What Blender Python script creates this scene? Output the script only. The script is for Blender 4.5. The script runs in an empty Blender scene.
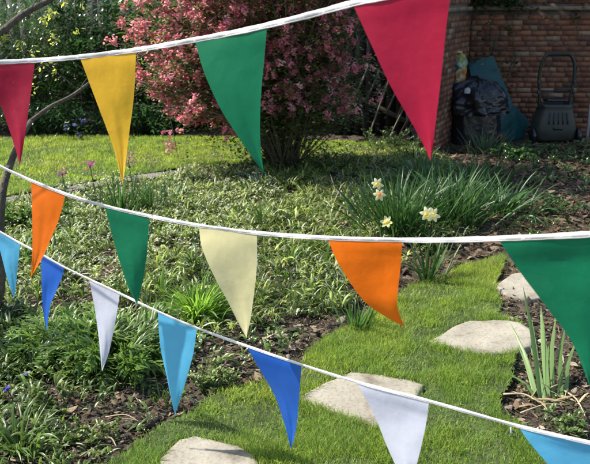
import bpy, math, random
import numpy as np
rng = np.random.default_rng(7)
random.seed(7)
R = math.radians
sc = bpy.context.scene
C = sc.collection
# ------------------------------------------------------------------ camera
CAMZ, PITCH, F = 1.6, R(16.3), 820.0
cp, sp = math.cos(PITCH), math.sin(PITCH)
cam = bpy.data.objects.new('camera', bpy.data.cameras.new('camera'))
C.objects.link(cam)
cam.location = (0, 0, CAMZ)
cam.rotation_euler = (R(90) - PITCH, 0, 0)
cam.data.sensor_width = 36
cam.data.lens = F / 590 * 36
cam.data.clip_end = 500
cam.data.clip_start = 0.05
cam.data.dof.use_dof = True
cam.data.dof.focus_distance = 3.2
cam.data.dof.aperture_fstop = 9
sc.camera = cam

def ray(px, py):
    xc = (px - 295) / F; yc = (232 - py) / F
    return np.array([xc, cp + yc * sp, -sp + yc * cp])
def at(px, py, Y):                       # the point at distance Y in front
    d = ray(px, py)
    return d * (Y / d[1]) + np.array([0, 0, CAMZ])
def G(px, py, z=0.0):                    # the point on the ground
    d = ray(px, py)
    return d * ((z - CAMZ) / d[2]) + np.array([0, 0, CAMZ])

# ------------------------------------------------------------------ helpers
def vnoise(x, y, seed=0):
    r = np.random.default_rng(seed).random((64, 64))
    xi = np.floor(x).astype(int); yi = np.floor(y).astype(int)
    fx = x - xi; fy = y - yi
    fx = fx * fx * (3 - 2 * fx); fy = fy * fy * (3 - 2 * fy)
    a = r[xi % 64, yi % 64]; b = r[(xi + 1) % 64, yi % 64]
    c = r[xi % 64, (yi + 1) % 64]; d = r[(xi + 1) % 64, (yi + 1) % 64]
    return (a * (1 - fx) + b * fx) * (1 - fy) + (c * (1 - fx) + d * fx) * fy
def fbm(x, y, seed=0, o=4):
    s = 0; a = .5
    for i in range(o):
        s = s + a * vnoise(x * 2 ** i, y * 2 ** i, seed + i); a *= .5
    return s
def inpoly(P, poly):
    x, y = P[:, 0], P[:, 1]; res = np.zeros(len(P), bool)
    n = len(poly); j = n - 1
    for i in range(n):
        xi, yi = poly[i][:2]; xj, yj = poly[j][:2]
        if yi != yj:
            c = ((yi > y) != (yj > y)) & (x < (xj - xi) * (y - yi) / (yj - yi) + xi)
            res ^= c
        j = i
    return res
def gpoly(pp): return [G(*p)[:2] for p in pp]
def scatter(poly, n, excl=()):
    poly = np.array(poly); lo = poly.min(0); hi = poly.max(0)
    P = lo + rng.random((int(n * 6) + 100, 2)) * (hi - lo)
    # n is density per square metre when < 0
    P = P[inpoly(P, poly)]
    P = P[:n]
    for e in excl: P = P[~inpoly(P, e)]
    return P
def scatter_d(poly, dens, excl=()):
    poly = np.array(poly); lo = poly.min(0); hi = poly.max(0)
    n = int(dens * (hi - lo).prod())
    P = lo + rng.random((n, 2)) * (hi - lo)
    P = P[inpoly(P, poly)]
    for e in excl: P = P[~inpoly(P, e)]
    return P

class M:
    """collects quads and vertices with one tint per vertex"""
    def __init__(s): s.v = []; s.f = []; s.c = []; s.n = 0
    def add(s, v, f, c=(.5, .5, .5)):
        v = np.asarray(v, float).reshape(-1, 3); f = np.asarray(f, int)
        if len(v) == 0: return s
        if f.shape[1] == 3: f = np.hstack([f, f[:, 2:3]])
        c = np.asarray(c, float)
        if c.ndim == 1: c = np.tile(c, (len(v), 1))
        s.v.append(v); s.f.append(f + s.n); s.c.append(c); s.n += len(v)
        return s
    def build(s, name, mat, parent=None, loc=(0, 0, 0), smooth=True):
        V = np.vstack(s.v); Fq = np.vstack(s.f); Cc = np.vstack(s.c)
        base = np.array(parent['_loc'] if parent is not None else loc, float)
        V = V - base
        tri = Fq[:, 2] == Fq[:, 3]
        q = Fq[~tri]; t = Fq[tri][:, :3]
        me = bpy.data.meshes.new(name)
        me.vertices.add(len(V)); me.vertices.foreach_set('co', V.ravel())
        nl = len(q) * 4 + len(t) * 3
        me.loops.add(nl); me.loops.foreach_set('vertex_index', np.concatenate([q.ravel(), t.ravel()]).astype(np.int32))
        me.polygons.add(len(q) + len(t))
        st = np.concatenate([np.arange(len(q)) * 4, len(q) * 4 + np.arange(len(t)) * 3]).astype(np.int32)
        me.polygons.foreach_set('loop_start', st)
        me.update(calc_edges=True); me.validate()
        a = me.color_attributes.new('tint', 'FLOAT_COLOR', 'POINT')
        a.data.foreach_set('color', np.hstack([Cc, np.ones((len(Cc), 1))]).ravel())
        if smooth: me.polygons.foreach_set('use_smooth', np.ones(len(me.polygons), bool))
        me.materials.append(mat)
        o = bpy.data.objects.new(name, me); C.objects.link(o)
        if parent is not None:
            o.parent = parent; o['_loc'] = [float(x) for x in base]
        else:
            o.location = base; o['_loc'] = [float(x) for x in base]
        return o
def tag(o, label=None, cat=None, group=None, kind=None):
    if label: o['label'] = label
    if cat: o['category'] = cat
    if group: o['group'] = group
    if kind: o['kind'] = kind
    return o
def thing(name, loc, label, cat, group=None):
    o = bpy.data.objects.new(name, None); C.objects.link(o)
    loc = [float(x) for x in loc]
    o.location = loc; o['_loc'] = loc; o.empty_display_size = .1
    return tag(o, label, cat, group)

def ribbons(base, az, e0, bend, L, W, nseg=4, prof='strap', fold=.25, roll=None, tint=(.1, .2, .05), curl=None):
    """many leaves at once, each bending over from its base"""
    base = np.asarray(base, float); N = len(base)
    b = lambda x: np.broadcast_to(np.asarray(x, float), (N,)).copy()
    az, e0, bend, L, W = map(b, (az, e0, bend, L, W))
    roll = b(0 if roll is None else roll); curl = b(0 if curl is None else curl)
    V = np.zeros((N, nseg + 1, 3, 3)); p = base.copy()
    for k in range(nseg + 1):
        t = k / nseg
        if prof == 'strap': w = min(1, .55 + t * 1.2) * (1 - t ** 4) ** .8 if t < 1 else .02
        elif prof == 'blade': w = (1 - t) ** .7 + .02
        elif prof == 'leaf': w = math.sin(math.pi * min(1, max(.03, t ** .8 * .97 + .015))) + .03
        else: w = math.sin(math.pi * (.12 + .8 * t)) ** .7
        e = e0 - bend * t ** 1.3; a = az + curl * t
        tx = np.stack([np.cos(a) * np.cos(e), np.sin(a) * np.cos(e), np.sin(e)], 1)
        s = np.stack([-np.sin(a), np.cos(a), 0 * a], 1)
        nn = np.cross(tx, s)
        sd = s * np.cos(roll)[:, None] + nn * np.sin(roll)[:, None]
        up = np.cross(tx, sd)
        h = (W * w / 2)[:, None]
        V[:, k, 0] = p - sd * h - up * h * fold; V[:, k, 1] = p + up * 0; V[:, k, 2] = p + sd * h - up * h * fold
        p = p + tx * (L / nseg)[:, None]
    i = np.arange(nseg)[:, None] * 3 + np.array([0, 1])[None]
    i = i.ravel()
    fq = np.stack([i, i + 1, i + 4, i + 3], 1)
    Fq = (fq[None] + (np.arange(N) * (nseg + 1) * 3)[:, None, None]).reshape(-1, 4)
    tint = np.asarray(tint, float)
    if tint.ndim == 1: tint = np.tile(tint, (N, 1))
    return V.reshape(-1, 3), Fq, np.repeat(tint, (nseg + 1) * 3, 0)
def tints(N, a, b, var=.15, skew=1.):
    a = np.array(a); b = np.array(b); t = rng.random((N, 1)) ** skew
    return np.clip((a * (1 - t) + b * t) * (1 + var * rng.normal(size=(N, 1))), .004, .9)
def U(n, a, b): return a + (b - a) * rng.random(n)

def tube(pts, rad, ns=7, cap=True):
    pts = np.asarray(pts, float); n = len(pts)
    rad = np.broadcast_to(np.asarray(rad, float), (n,))
    T = np.gradient(pts, axis=0); T /= np.linalg.norm(T, axis=1)[:, None] + 1e-9
    ref = np.array([0, 0, 1.]) if abs(T[0][2]) < .9 else np.array([1., 0, 0])
    V = []
    for i in range(n):
        s = np.cross(T[i], ref); s /= np.linalg.norm(s) + 1e-9; u = np.cross(s, T[i])
        ref = u
        a = np.arange(ns) / ns * 2 * math.pi
        V.append(pts[i] + rad[i] * (np.cos(a)[:, None] * s + np.sin(a)[:, None] * u))
    V = np.vstack(V); Fq = []
    for i in range(n - 1):
        for k in range(ns):
            k2 = (k + 1) % ns
            Fq.append((i * ns + k, i * ns + k2, (i + 1) * ns + k2, (i + 1) * ns + k))
    if cap:
        V = np.vstack([V, pts[:1], pts[-1:]])
        for k in range(ns):
            k2 = (k + 1) % ns
            Fq.append((n * ns, k2, k, k)); Fq.append((n * ns + 1, (n - 1) * ns + k, (n - 1) * ns + k2, (n - 1) * ns + k2))
    return V, np.array(Fq)
def smoothline(P, n):
    P = np.asarray(P, float); m = len(P)
    Q = np.vstack([2 * P[0] - P[1], P, 2 * P[-1] - P[-2]])
    d = np.r_[0, np.cumsum(np.linalg.norm(np.diff(P, axis=0), axis=1))]
    out = []
    for s in np.linspace(0, d[-1], n):
        i = min(m - 2, max(0, np.searchsorted(d, s, 'right') - 1)); t = (s - d[i]) / (d[i + 1] - d[i] + 1e-9)
        p0, p1, p2, p3 = Q[i], Q[i + 1], Q[i + 2], Q[i + 3]
        out.append(.5 * (2 * p1 + (p2 - p0) * t + (2 * p0 - 5 * p1 + 4 * p2 - p3) * t * t + (3 * p1 - p0 - 3 * p2 + p3) * t ** 3))
    return np.array(out)
def box(lo, hi, ax=None):
    lo = np.array(lo, float); hi = np.array(hi, float)
    V = np.array([[x, y, z] for x in (0, 1) for y in (0, 1) for z in (0, 1)]) * (hi - lo) + lo
    Fq = np.array([(0, 1, 3, 2), (4, 6, 7, 5), (0, 4, 5, 1), (2, 3, 7, 6), (0, 2, 6, 4), (1, 5, 7, 3)])
    return V, Fq
def beam(a, b, w, t, up=(0, 0, 1)):
    a = np.array(a, float); b = np.array(b, float); d = b - a; d /= np.linalg.norm(d)
    s = np.cross(d, np.array(up, float)); s /= np.linalg.norm(s); u = np.cross(s, d)
    V = np.array([p + i * s * w / 2 + j * u * t / 2 for p in (a, b) for i, j in ((-1, -1), (1, -1), (1, 1), (-1, 1))])
    Fq = np.array([(0, 3, 2, 1), (4, 5, 6, 7), (0, 1, 5, 4), (1, 2, 6, 5), (2, 3, 7, 6), (3, 0, 4, 7)])
    return V, Fq

# ------------------------------------------------------------------ materials
def newmat(name):
    m = bpy.data.materials.new(name); m.use_nodes = True
    nt = m.node_tree; nt.nodes.clear()
    return m, nt, nt.nodes, nt.links
def surf(name, col=None, rough=.6, spec=.4, noise=0, nscale=20, bump=0, bscale=60, trans=0, transp=0, attr=False, tcol=1.25, coat=0):
    m, nt, N, L = newmat(name)
    out = N.new('ShaderNodeOutputMaterial'); P = N.new('ShaderNodeBsdfPrincipled')
    P.inputs['Roughness'].default_value = rough; P.inputs['Specular IOR Level'].default_value = spec
    geo = N.new('ShaderNodeNewGeometry'); co = geo.outputs['Position']
    if attr:
        a = N.new('ShaderNodeAttribute'); a.attribute_name = 'tint'; cs = a.outputs['Color']
    else:
        r = N.new('ShaderNodeRGB'); r.outputs[0].default_value = (*col, 1); cs = r.outputs[0]
    if noise:
        nz = N.new('ShaderNodeTexNoise'); nz.inputs['Scale'].default_value = nscale; nz.inputs['Detail'].default_value = 6
        L.new(co, nz.inputs['Vector'])
        mr = N.new('ShaderNodeMapRange'); mr.inputs[3].default_value = 1 - noise; mr.inputs[4].default_value = 1 + noise
        mr.inputs[1].default_value = .25; mr.inputs[2].default_value = .75
        L.new(nz.outputs['Fac'], mr.inputs[0])
        vm = N.new('ShaderNodeVectorMath'); vm.operation = 'SCALE'
        L.new(cs, vm.inputs[0]); L.new(mr.outputs[0], vm.inputs['Scale']); cs = vm.outputs[0]
    L.new(cs, P.inputs['Base Color'])
    if bump:
        nb = N.new('ShaderNodeTexNoise'); nb.inputs['Scale'].default_value = bscale; nb.inputs['Detail'].default_value = 8
        L.new(co, nb.inputs['Vector'])
        bm = N.new('ShaderNodeBump'); bm.inputs['Strength'].default_value = bump; bm.inputs['Distance'].default_value = .02
        L.new(nb.outputs['Fac'], bm.inputs['Height']); L.new(bm.outputs[0], P.inputs['Normal'])
    s = P.outputs[0]
    if trans:
        T = N.new('ShaderNodeBsdfTranslucent'); vt = N.new('ShaderNodeVectorMath'); vt.operation = 'MULTIPLY'
        vt.inputs[1].default_value = (tcol, tcol, tcol * .75) if attr else (tcol,) * 3
        L.new(cs, vt.inputs[0]); L.new(vt.outputs[0], T.inputs['Color'])
        mx = N.new('ShaderNodeMixShader'); mx.inputs[0].default_value = trans
        L.new(s, mx.inputs[1]); L.new(T.outputs[0], mx.inputs[2]); s = mx.outputs[0]
    if transp:
        T = N.new('ShaderNodeBsdfTransparent'); T.inputs[0].default_value = (*[min(1, c * 1.3 + .1) for c in col], 1)
        mx = N.new('ShaderNodeMixShader'); mx.inputs[0].default_value = transp
        L.new(s, mx.inputs[1]); L.new(T.outputs[0], mx.inputs[2]); s = mx.outputs[0]
    L.new(s, out.inputs[0])
    return m
m_leaf = surf('leaf', attr=True, rough=.38, spec=.5, trans=.38, tcol=1.5)
m_gloss = surf('glossy_leaf', attr=True, rough=.22, spec=.6, trans=.25, tcol=1.4)
m_shiny = surf('shiny_leaf', attr=True, rough=.4, spec=.45, trans=.35, tcol=1.7)
m_grass = surf('grass_blade', attr=True, rough=.45, spec=.35, trans=.5, tcol=1.7)
m_petal = surf('petal', attr=True, rough=.6, spec=.2, trans=.5, tcol=1.3)
m_bark = surf('bark', (.085, .068, .05), rough=.85, noise=.5, nscale=30, bump=.6, bscale=50)
m_twig = surf('twig_bark', (.095, .072, .05), rough=.8, noise=.4, nscale=40)
m_graytwig = surf('grey_twig', (.24, .21, .18), rough=.85, noise=.4, nscale=30)
m_litter = surf('litter', attr=True, rough=.75, spec=.3, noise=.3, nscale=80, trans=.08)
m_soil = surf('soil', (.062, .043, .030), rough=.95, noise=.55, nscale=14, bump=1, bscale=45)
m_turf = surf('turf', (.05, .075, .02), rough=.95, noise=.5, nscale=12, bump=1, bscale=60)
m_brick = surf('brick', attr=True, rough=.9, noise=.35, nscale=25, bump=.5, bscale=70)
m_mortar = surf('mortar', (.135, .10, .075), rough=.95, noise=.3, nscale=20, bump=.5)
m_coping = surf('coping_stone', (.20, .15, .105), rough=.9, noise=.35, nscale=12, bump=.5)
m_fence = surf('weathered_wood', attr=True, rough=.85, noise=.3, nscale=9, bump=.3, bscale=40)
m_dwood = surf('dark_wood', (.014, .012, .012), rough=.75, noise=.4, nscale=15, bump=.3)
m_fencedark = surf('old_wood', (.06, .05, .042), rough=.8, noise=.4, nscale=15)
m_cane = surf('cane', (.13, .10, .065), rough=.6, noise=.3)
m_black = surf('black_plastic', (.014, .014, .020), rough=.28, spec=.5, bump=.25, bscale=25)
m_mower = surf('mower_plastic', (.035, .040, .034), rough=.5, noise=.25, nscale=10)
m_tube = surf('painted_tube', (.010, .022, .018), rough=.4)
m_teal = surf('teal_sheet', (.008, .062, .066), rough=.5, noise=.25, nscale=6, bump=.15, bscale=10)
m_cbag = surf('compost_bag', attr=True, rough=.35, noise=.15)
m_steel = surf('steel', (.35, .36, .37), rough=.35, noise=.3)
m_tape = surf('white_tape', (.82, .82, .83), rough=.7, trans=.25, tcol=1, bump=.15, bscale=500)
def stone_mat():
    m, nt, N, L = newmat('sandstone')
    out = N.new('ShaderNodeOutputMaterial'); P = N.new('ShaderNodeBsdfPrincipled'); P.inputs['Roughness'].default_value = .85
    P.inputs['Specular IOR Level'].default_value = .25
    g = N.new('ShaderNodeNewGeometry')
    def nz(s, d=8, r=.6):
        n = N.new('ShaderNodeTexNoise'); n.inputs['Scale'].default_value = s; n.inputs['Detail'].default_value = d
        n.inputs['Roughness'].default_value = r; L.new(g.outputs['Position'], n.inputs['Vector']); return n.outputs['Fac']
    r1 = N.new('ShaderNodeValToRGB'); L.new(nz(5), r1.inputs[0])
    e = r1.color_ramp.elements; e[0].position = .33; e[0].color = (.15, .13, .095, 1); e[1].position = .66; e[1].color = (.36, .33, .27, 1)
    x = e.new(.45); x.color = (.28, .255, .205, 1)
    r2 = N.new('ShaderNodeValToRGB'); L.new(nz(70, 4), r2.inputs[0])
    e = r2.color_ramp.elements; e[0].position = .3; e[0].color = (.38, .35, .30, 1); e[1].position = .5; e[1].color = (1, 1, 1, 1)
    mx = N.new('ShaderNodeMix'); mx.data_type = 'RGBA'; mx.blend_type = 'MULTIPLY'; mx.inputs[0].default_value = .5
    L.new(r1.outputs[0], mx.inputs[6]); L.new(r2.outputs[0], mx.inputs[7]); L.new(mx.outputs[2], P.inputs['Base Color'])
    b = N.new('ShaderNodeBump'); b.inputs['Strength'].default_value = .5; b.inputs['Distance'].default_value = .008
    L.new(nz(28, 10, .65), b.inputs['Height']); L.new(b.outputs[0], P.inputs['Normal']); L.new(P.outputs[0], out.inputs[0])
    return m
m_stone = stone_mat()
def cloth(name, col, transp=.05):
    m = surf('cloth_' + name, col, rough=.42, spec=.35, noise=.05, nscale=14, trans=.36, transp=transp, tcol=1.0, bump=.22, bscale=9)
    return m
FL = {
    'red': cloth('red', (.42, .012, .05)), 'yellow': cloth('yellow', (.93, .54, .04)),
    'green': cloth('green', (.006, .20, .095)), 'orange': cloth('orange', (.95, .19, .008)),
    'cream': cloth('cream', (.78, .72, .40)), 'sky': cloth('light_blue', (.12, .50, .80)),
    'blue': cloth('blue', (.020, .13, .58)), 'white': cloth('white', (.70, .72, .86)),
}

# ------------------------------------------------------------------ light and sky
SUN_EL, = (R(47),)
to_sun = np.array([-.96, .22, 0]); to_sun /= np.linalg.norm(to_sun)
w = bpy.data.worlds.new('World'); sc.world = w; w.use_nodes = True
nt = w.node_tree; bg = nt.nodes['Background']
sky = nt.nodes.new('ShaderNodeTexSky'); sky.sky_type = 'NISHITA'; sky.sun_disc = False
sky.sun_elevation = SUN_EL; sky.sun_rotation = math.atan2(to_sun[0], to_sun[1]); sky.air_density = 1.2; sky.dust_density = 1.5
nt.links.new(sky.outputs[0], bg.inputs[0]); bg.inputs[1].default_value = .13
sun = bpy.data.objects.new('sun', bpy.data.lights.new('sun', 'SUN')); C.objects.link(sun)
sun.data.energy = 5.0; sun.data.angle = R(.53); sun.data.color = (1, .94, .82)
from mathutils import Vector
dv = Vector((to_sun[0] * math.cos(SUN_EL), to_sun[1] * math.cos(SUN_EL), math.sin(SUN_EL)))
sun.rotation_euler = dv.to_track_quat('Z', 'Y').to_euler()
sc.view_settings.view_transform = 'Standard'; sc.view_settings.look = 'None'
sc.view_settings.exposure = 0.84; sc.view_settings.gamma = 1; sc.view_settings.use_curve_mapping = False
sc.cycles.max_bounces = 7; sc.cycles.transparent_max_bounces = 6; sc.cycles.use_denoising = True
sc.cycles.sample_clamp_indirect = 6

# ------------------------------------------------------------------ ground
def sheet(name, x0, x1, y0, y1, st, zf, mat, poly=None, cat=None, kind='structure'):
    xs = np.arange(x0, x1 + st / 2, st); ys = np.arange(y0, y1 + st / 2, st)
    X, Y = np.meshgrid(xs, ys, indexing='ij'); Z = zf(X, Y)
    V = np.stack([X, Y, Z], -1).reshape(-1, 3); nx, ny = len(xs), len(ys)
    i, j = np.meshgrid(np.arange(nx - 1), np.arange(ny - 1), indexing='ij'); a = (i * ny + j).ravel()
    Fq = np.stack([a, a + ny, a + ny + 1, a + 1], 1)
    if poly is not None:
        c = V[Fq].mean(1); Fq = Fq[inpoly(c, poly)]
        used = np.unique(Fq); mp = -np.ones(len(V), int); mp[used] = np.arange(len(used)); V = V[used]; Fq = mp[Fq]
    o = M().add(V, Fq).build(name, mat)
    o['kind'] = kind
    return o
sheet('ground', -80, 80, -20, 160, 4, lambda x, y: 0 * x - .06, m_soil)
def soilz(x, y):
    return (fbm(x * 3, y * 3, 3) - .5) * .05 + (fbm(x * 22, y * 22, 9, 3) - .45) * .022
sheet('garden_soil', -4.6, 4.6, 1.6, 11.6, .025, soilz, m_soil)

PATH = gpoly([(60, 500), (95, 478), (122, 462), (150, 441), (182, 420), (208, 405), (240, 393), (283, 386), (298, 377), (303, 362), (318, 346), (345, 331), (385, 313),
              (402, 299), (420, 288), (450, 275), (478, 266), (503, 259), (506, 270), (496, 282), (494, 296), (498, 308), (497, 322), (522, 326), (527, 345),
              (514, 366), (509, 386), (497, 402), (503, 420), (520, 433), (545, 452), (572, 490), (560, 560), (200, 640), (-60, 600)])
LAWN = gpoly([(-160, 215), (0, 199), (45, 192), (90, 184), (150, 175), (185, 171), (250, 166), (310, 160), (380, 158), (440, 158), (430, 147), (330, 143), (240, 140), (-60, 140), (-180, 142)])
def wob(poly, amp=.03, st=.06):
    out = []; n = len(poly)
    for i in range(n):
        a = np.array(poly[i]); b = np.array(poly[(i + 1) % n]); L = np.linalg.norm(b - a); k = max(1, int(L / st))
        for t in range(k):
            p = a + (b - a) * t / k
            out.append(p + (np.array([vnoise(p[:1] * 7, p[1:] * 7, 31)[0], vnoise(p[:1] * 7, p[1:] * 7, 47)[0]]) - .5) * 2 * amp)
    return out
PATH = wob(PATH); LAWN = wob(LAWN, .04, .1)
def lz(x, y): return .026 + (fbm(x * 2.5, y * 2.5, 21) - .5) * .02
sheet('lawn', -5, 2.2, 5.6, 9.8, .04, lambda x, y: lz(x, y) - .0, m_turf, LAWN)
EDGE = gpoly([(-160, 224), (0, 208), (45, 200), (90, 191), (150, 181), (190, 176), (186, 172.5), (150, 176.5), (90, 186), (45, 194.5), (0, 201.5), (-160, 217)])
sheet('path', -4, 0.2, 5.4, 8, .02, lambda x, y: .03 + (vnoise(x * 4, y * 4, 5) - .5) * .01, surf('edging_stone', (.16, .15, .14), rough=.9, noise=.35, nscale=8, bump=.6), EDGE)

SLABS = [
    ([(158, 466), (168, 456), (180, 448), (196, 444), (216, 447), (240, 454), (256, 462), (262, 476), (240, 492), (190, 500), (158, 490)], 'sandstone stepping stone in the grass nearest the bottom edge, below the sky-blue pennant'),
    ([(294, 404), (322, 390), (350, 379), (380, 382), (410, 386), (424, 391), (412, 410), (394, 430), (372, 432), (340, 423), (318, 413)], 'pale sandstone stepping stone half hidden behind the white pennant'),
    ([(430, 347), (449, 335), (468, 326), (495, 326), (520, 328), (533, 337), (530, 352), (508, 360), (480, 360), (455, 355)], 'cream sandstone stepping stone beside the broad-leaved iris'),
    ([(495, 292), (502, 285), (512, 279), (526, 277), (544, 282), (556, 292), (550, 302), (530, 305), (512, 302), (502, 298)], 'pinkish stepping stone furthest up the path, partly behind the big green pennant')]
SLABG = []
for pp, lab in SLABS:
    P = np.array(wob(gpoly(pp), .012, .05)); SLABG.append(P); c = P.mean(0); n = len(P); top = .031
    m = M(); rings = []
    prof = [(1.0, -.04), (1.0, top - .014), (.992, top - .005), (.975, top), (.9, top + .001), (.75, top + .001), (.55, top), (.3, top), (.1, top)]
    for s, z in prof:
        Q = c + (P - c) * s; zz = z + (fbm(Q[:, 0] * 14, Q[:, 1] * 14, 77) - .45) * (.012 if s < 1 else .004)
        rings.append(np.column_stack([Q, zz]))
    V = np.vstack(rings + [np.array([[c[0], c[1], top]])]); Fq = []
    for r in range(len(prof) - 1):
        for k in range(n):
            k2 = (k + 1) % n; Fq.append((r * n + k, r * n + k2, (r + 1) * n + k2, (r + 1) * n + k))
    b = (len(prof) - 1) * n
    for k in range(n): Fq.append((b + k, b + (k + 1) % n, len(V) - 1, len(V) - 1))
    tag(m.add(V, Fq).build('stepping_stone', m_stone, loc=(c[0], c[1], 0)), lab, 'stepping stone', 'stepping stones in the grass path')

def path_z(x, y):
    z = lz(x, y); P = np.column_stack([x.ravel(), y.ravel()]); m = np.zeros(len(P), bool)
    for q in SLABG: m |= inpoly(P, q.mean(0) + (q - q.mean(0)) * 1.05)
    return np.where(m.reshape(x.shape), -.02, z)
sheet('grass_path', -3, 2.5, 1.2, 5.4, .02, path_z, m_turf, PATH)
# ------------------------------------------------------------------ grass
ex = [c for c in [SLABG[i].mean(0) + (SLABG[i] - SLABG[i].mean(0)) * .945 for i in range(4)]]
def grass(poly, dens, L0, L1, W, name, label, a, b, excl=(), ns=2, zf=lz):
    P = scatter_d(poly, dens, excl); N = len(P)
    cl = fbm(P[:, 0] * 6, P[:, 1] * 6, 55, 3)
    keep = rng.random(N) < np.clip((cl - .30) * 5, .2, 1); P = P[keep]; cl = cl[keep]; N = len(P)
    base = np.column_stack([P, zf(P[:, 0], P[:, 1]) - .004])
    cz = vnoise(P[:, 0] * 9, P[:, 1] * 9, 61) * 6.28
    L = U(N, L0, L1) * (.6 + .9 * cl)
    t = tints(N, a, b, .2); pale = rng.random(N) < .05; t[pale] = (.26, .22, .10)
    pt = fbm(P[:, 0] * 2.2, P[:, 1] * 2.2, 91, 3)[:, None]; t *= .75 + .5 * pt
    t[:, 0] *= .85 + .5 * pt[:, 0]
    m = M().add(*ribbons(base, cz + rng.normal(size=N) * 1.3, U(N, .7, 1.5), U(N, .3, 1.6), L, W * U(N, .7, 1.3), ns, 'blade', .2, U(N, -.8, .8), t))
    return tag(m.build(name, m_grass), label, 'grass', kind='stuff')
grass(PATH, 60000, .022, .05, .0025, 'grass', 'fine tufty green grass growing round the stepping stones', (.12, .225, .03), (.31, .42, .09), ex)
grass(LAWN, 15000, .025, .05, .0055, 'grass', 'bright mown lawn in front of the dark shrubs', (.19, .30, .05), (.30, .41, .09))
# thin rough grass creeping over the soil at the back right
RB = gpoly([(430, 158), (600, 150), (600, 140), (420, 142)])
grass(RB, 1500, .03, .07, .006, 'grass', 'thin rough grass on the shaded soil in front of the brick wall', (.05, .10, .02), (.08, .15, .03), zf=lambda x, y: soilz(x, y))
EDGEG = gpoly([(430, 150), (590, 230), (600, 262), (520, 265), (520, 330), (600, 420), (560, 440), (500, 380), (480, 240)])
grass(EDGEG, 2500, .02, .05, .003, 'grass', 'sparse seedling grass over the bare right-hand bed', (.06, .12, .02), (.10, .18, .03), zf=lambda x, y: soilz(x, y))

# ------------------------------------------------------------------ litter
def litter(poly, dens, name, label, excl, smin, smax, pal):
    
    P = scatter_d(poly, dens, excl); N = len(P); base = np.column_stack([P, soilz(P[:, 0], P[:, 1]) + U(N, .002, .018)])
    L = smin + (smax - smin) * rng.random(N) ** 2.2 * U(N, .8, 1.8); pal = np.array(pal); t = pal[rng.integers(0, len(pal), N)] * U(N, .4, 1.0)[:, None]
    thin = rng.random(N) < .5
    W = np.where(thin, L * .12, L * .55)
    m = M().add(*ribbons(base, U(N, 0, 6.28), U(N, -.15, .45), U(N, -.5, .9), L, W, 3, 'leaf', .4, U(N, -.6, .6), t))
    return tag(m.build(name, m_litter), label, 'leaf litter', kind='stuff')
BED = gpoly([(-40, 480), (-40, 300), (150, 330), (330, 300), (420, 280), (600, 255), (620, 480)])
litter(BED, 5600, 'leaf_litter', 'dry brown leaves, chips and stalks on the near soil', [PATH], .012, .045,
       [(.12, .08, .05), (.26, .20, .13), (.08, .055, .035), (.36, .30, .22), (.16, .10, .06), (.05, .04, .03), (.045, .035, .025), (.07, .08, .03), (.05, .07, .02)])
BED2 = gpoly([(340, 300), (430, 150), (600, 135), (640, 255), (600, 262), (430, 290)])
litter(BED2, 1500, 'leaf_litter', 'leaf litter coloured darker for shade over the soil by the wall', [PATH], .03, .09,
       [(.12, .075, .045), (.18, .12, .08), (.08, .055, .035), (.24, .18, .12), (.15, .08, .05), (.05, .05, .02)])  # palette darkened, putting the shade by the wall into the litter colour

# ------------------------------------------------------------------ ground cover
COVER = gpoly([(-60, 222), (0, 212), (90, 195), (160, 182), (250, 170), (320, 159), (435, 156), (470, 190), (480, 215), (470, 245), (400, 262), (390, 290), (340, 318), (290, 318), (250, 335), (205, 345), (150, 330), (90, 330), (40, 345), (-60, 350)])
def rosettes(poly, dens, k, L0, L1, W, name, label, a, b, excl=(), white=0, e=(.5, 1.35), mat=None, prof='leaf'):
    P = scatter_d(poly, dens, excl)
    cl = fbm(P[:, 0] * 2.6, P[:, 1] * 2.6, 15, 3); P = P[rng.random(len(P)) < np.clip((cl - .25) * 5, .2, 1)]
    n = len(P); B = np.repeat(P, k, 0); N = len(B)
    sc_ = np.repeat(U(n, .6, 1.25), k)
    z = soilz(B[:, 0], B[:, 1]) + np.repeat(U(n, 0, .07), k)
    base = np.column_stack([B + rng.normal(size=(N, 2)) * .012, z])
    tt = np.repeat(tints(n, a, b, .2, 1.6), k, 0) * (1 + .3 * rng.normal(size=(N, 1)))
    if white:
        wv = rng.random(N) < white; tt[wv] = tints(wv.sum(), (.38, .42, .25), (.55, .58, .42), .1)
    m = M().add(*ribbons(base, U(N, 0, 6.28), U(N, *e), U(N, .8, 2.3), U(N, L0, L1) * sc_, W * U(N, .7, 1.3) * sc_, 5, prof, .35, rng.normal(size=N) * .3, np.clip(tt, .005, .9), rng.normal(size=N) * .4))
    return tag(m.build(name, mat or m_gloss), label, 'ground cover', kind='stuff')
rosettes(COVER, 560, 8, .045, .115, .0095, 'bluebell_leaves', 'glossy strappy bluebell leaves carpeting the middle bed', (.042, .08, .014), (.32, .39, .10), white=.10, prof='strap', mat=m_shiny, e=(.3, 1.5))  # wide tint range puts dark gaps and bright highlights into the leaf colour
SUNNY = gpoly([(-60, 225), (0, 213), (48, 203), (56, 193), (90, 186), (132, 180), (142, 187), (175, 182), (180, 174), (250, 170), (275, 190), (270, 225), (240, 260), (170, 262), (120, 300), (30, 300), (-60, 300)])
rosettes(SUNNY, 640, 7, .028, .06, .015, 'variegated_groundcover', 'small pale-edged variegated leaves in the sunny left of the bed', (.075, .12, .022), (.34, .40, .12), white=.34, mat=m_shiny, e=(.2, 1.4))
LEFTB = gpoly([(-40, 330), (60, 330), (130, 350), (130, 400), (100, 430), (110, 464), (60, 490), (-40, 490)])
rosettes(LEFTB, 420, 7, .03, .085, .011, 'low_weeds', 'low dark weeds scattered over the bottom left soil', (.06, .11, .02), (.16, .22, .045), white=.05, mat=m_shiny)
MIDB = gpoly([(130, 440), (120, 400), (200, 330), (330, 310), (300, 340), (270, 380), (200, 400), (150, 440)])
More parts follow.
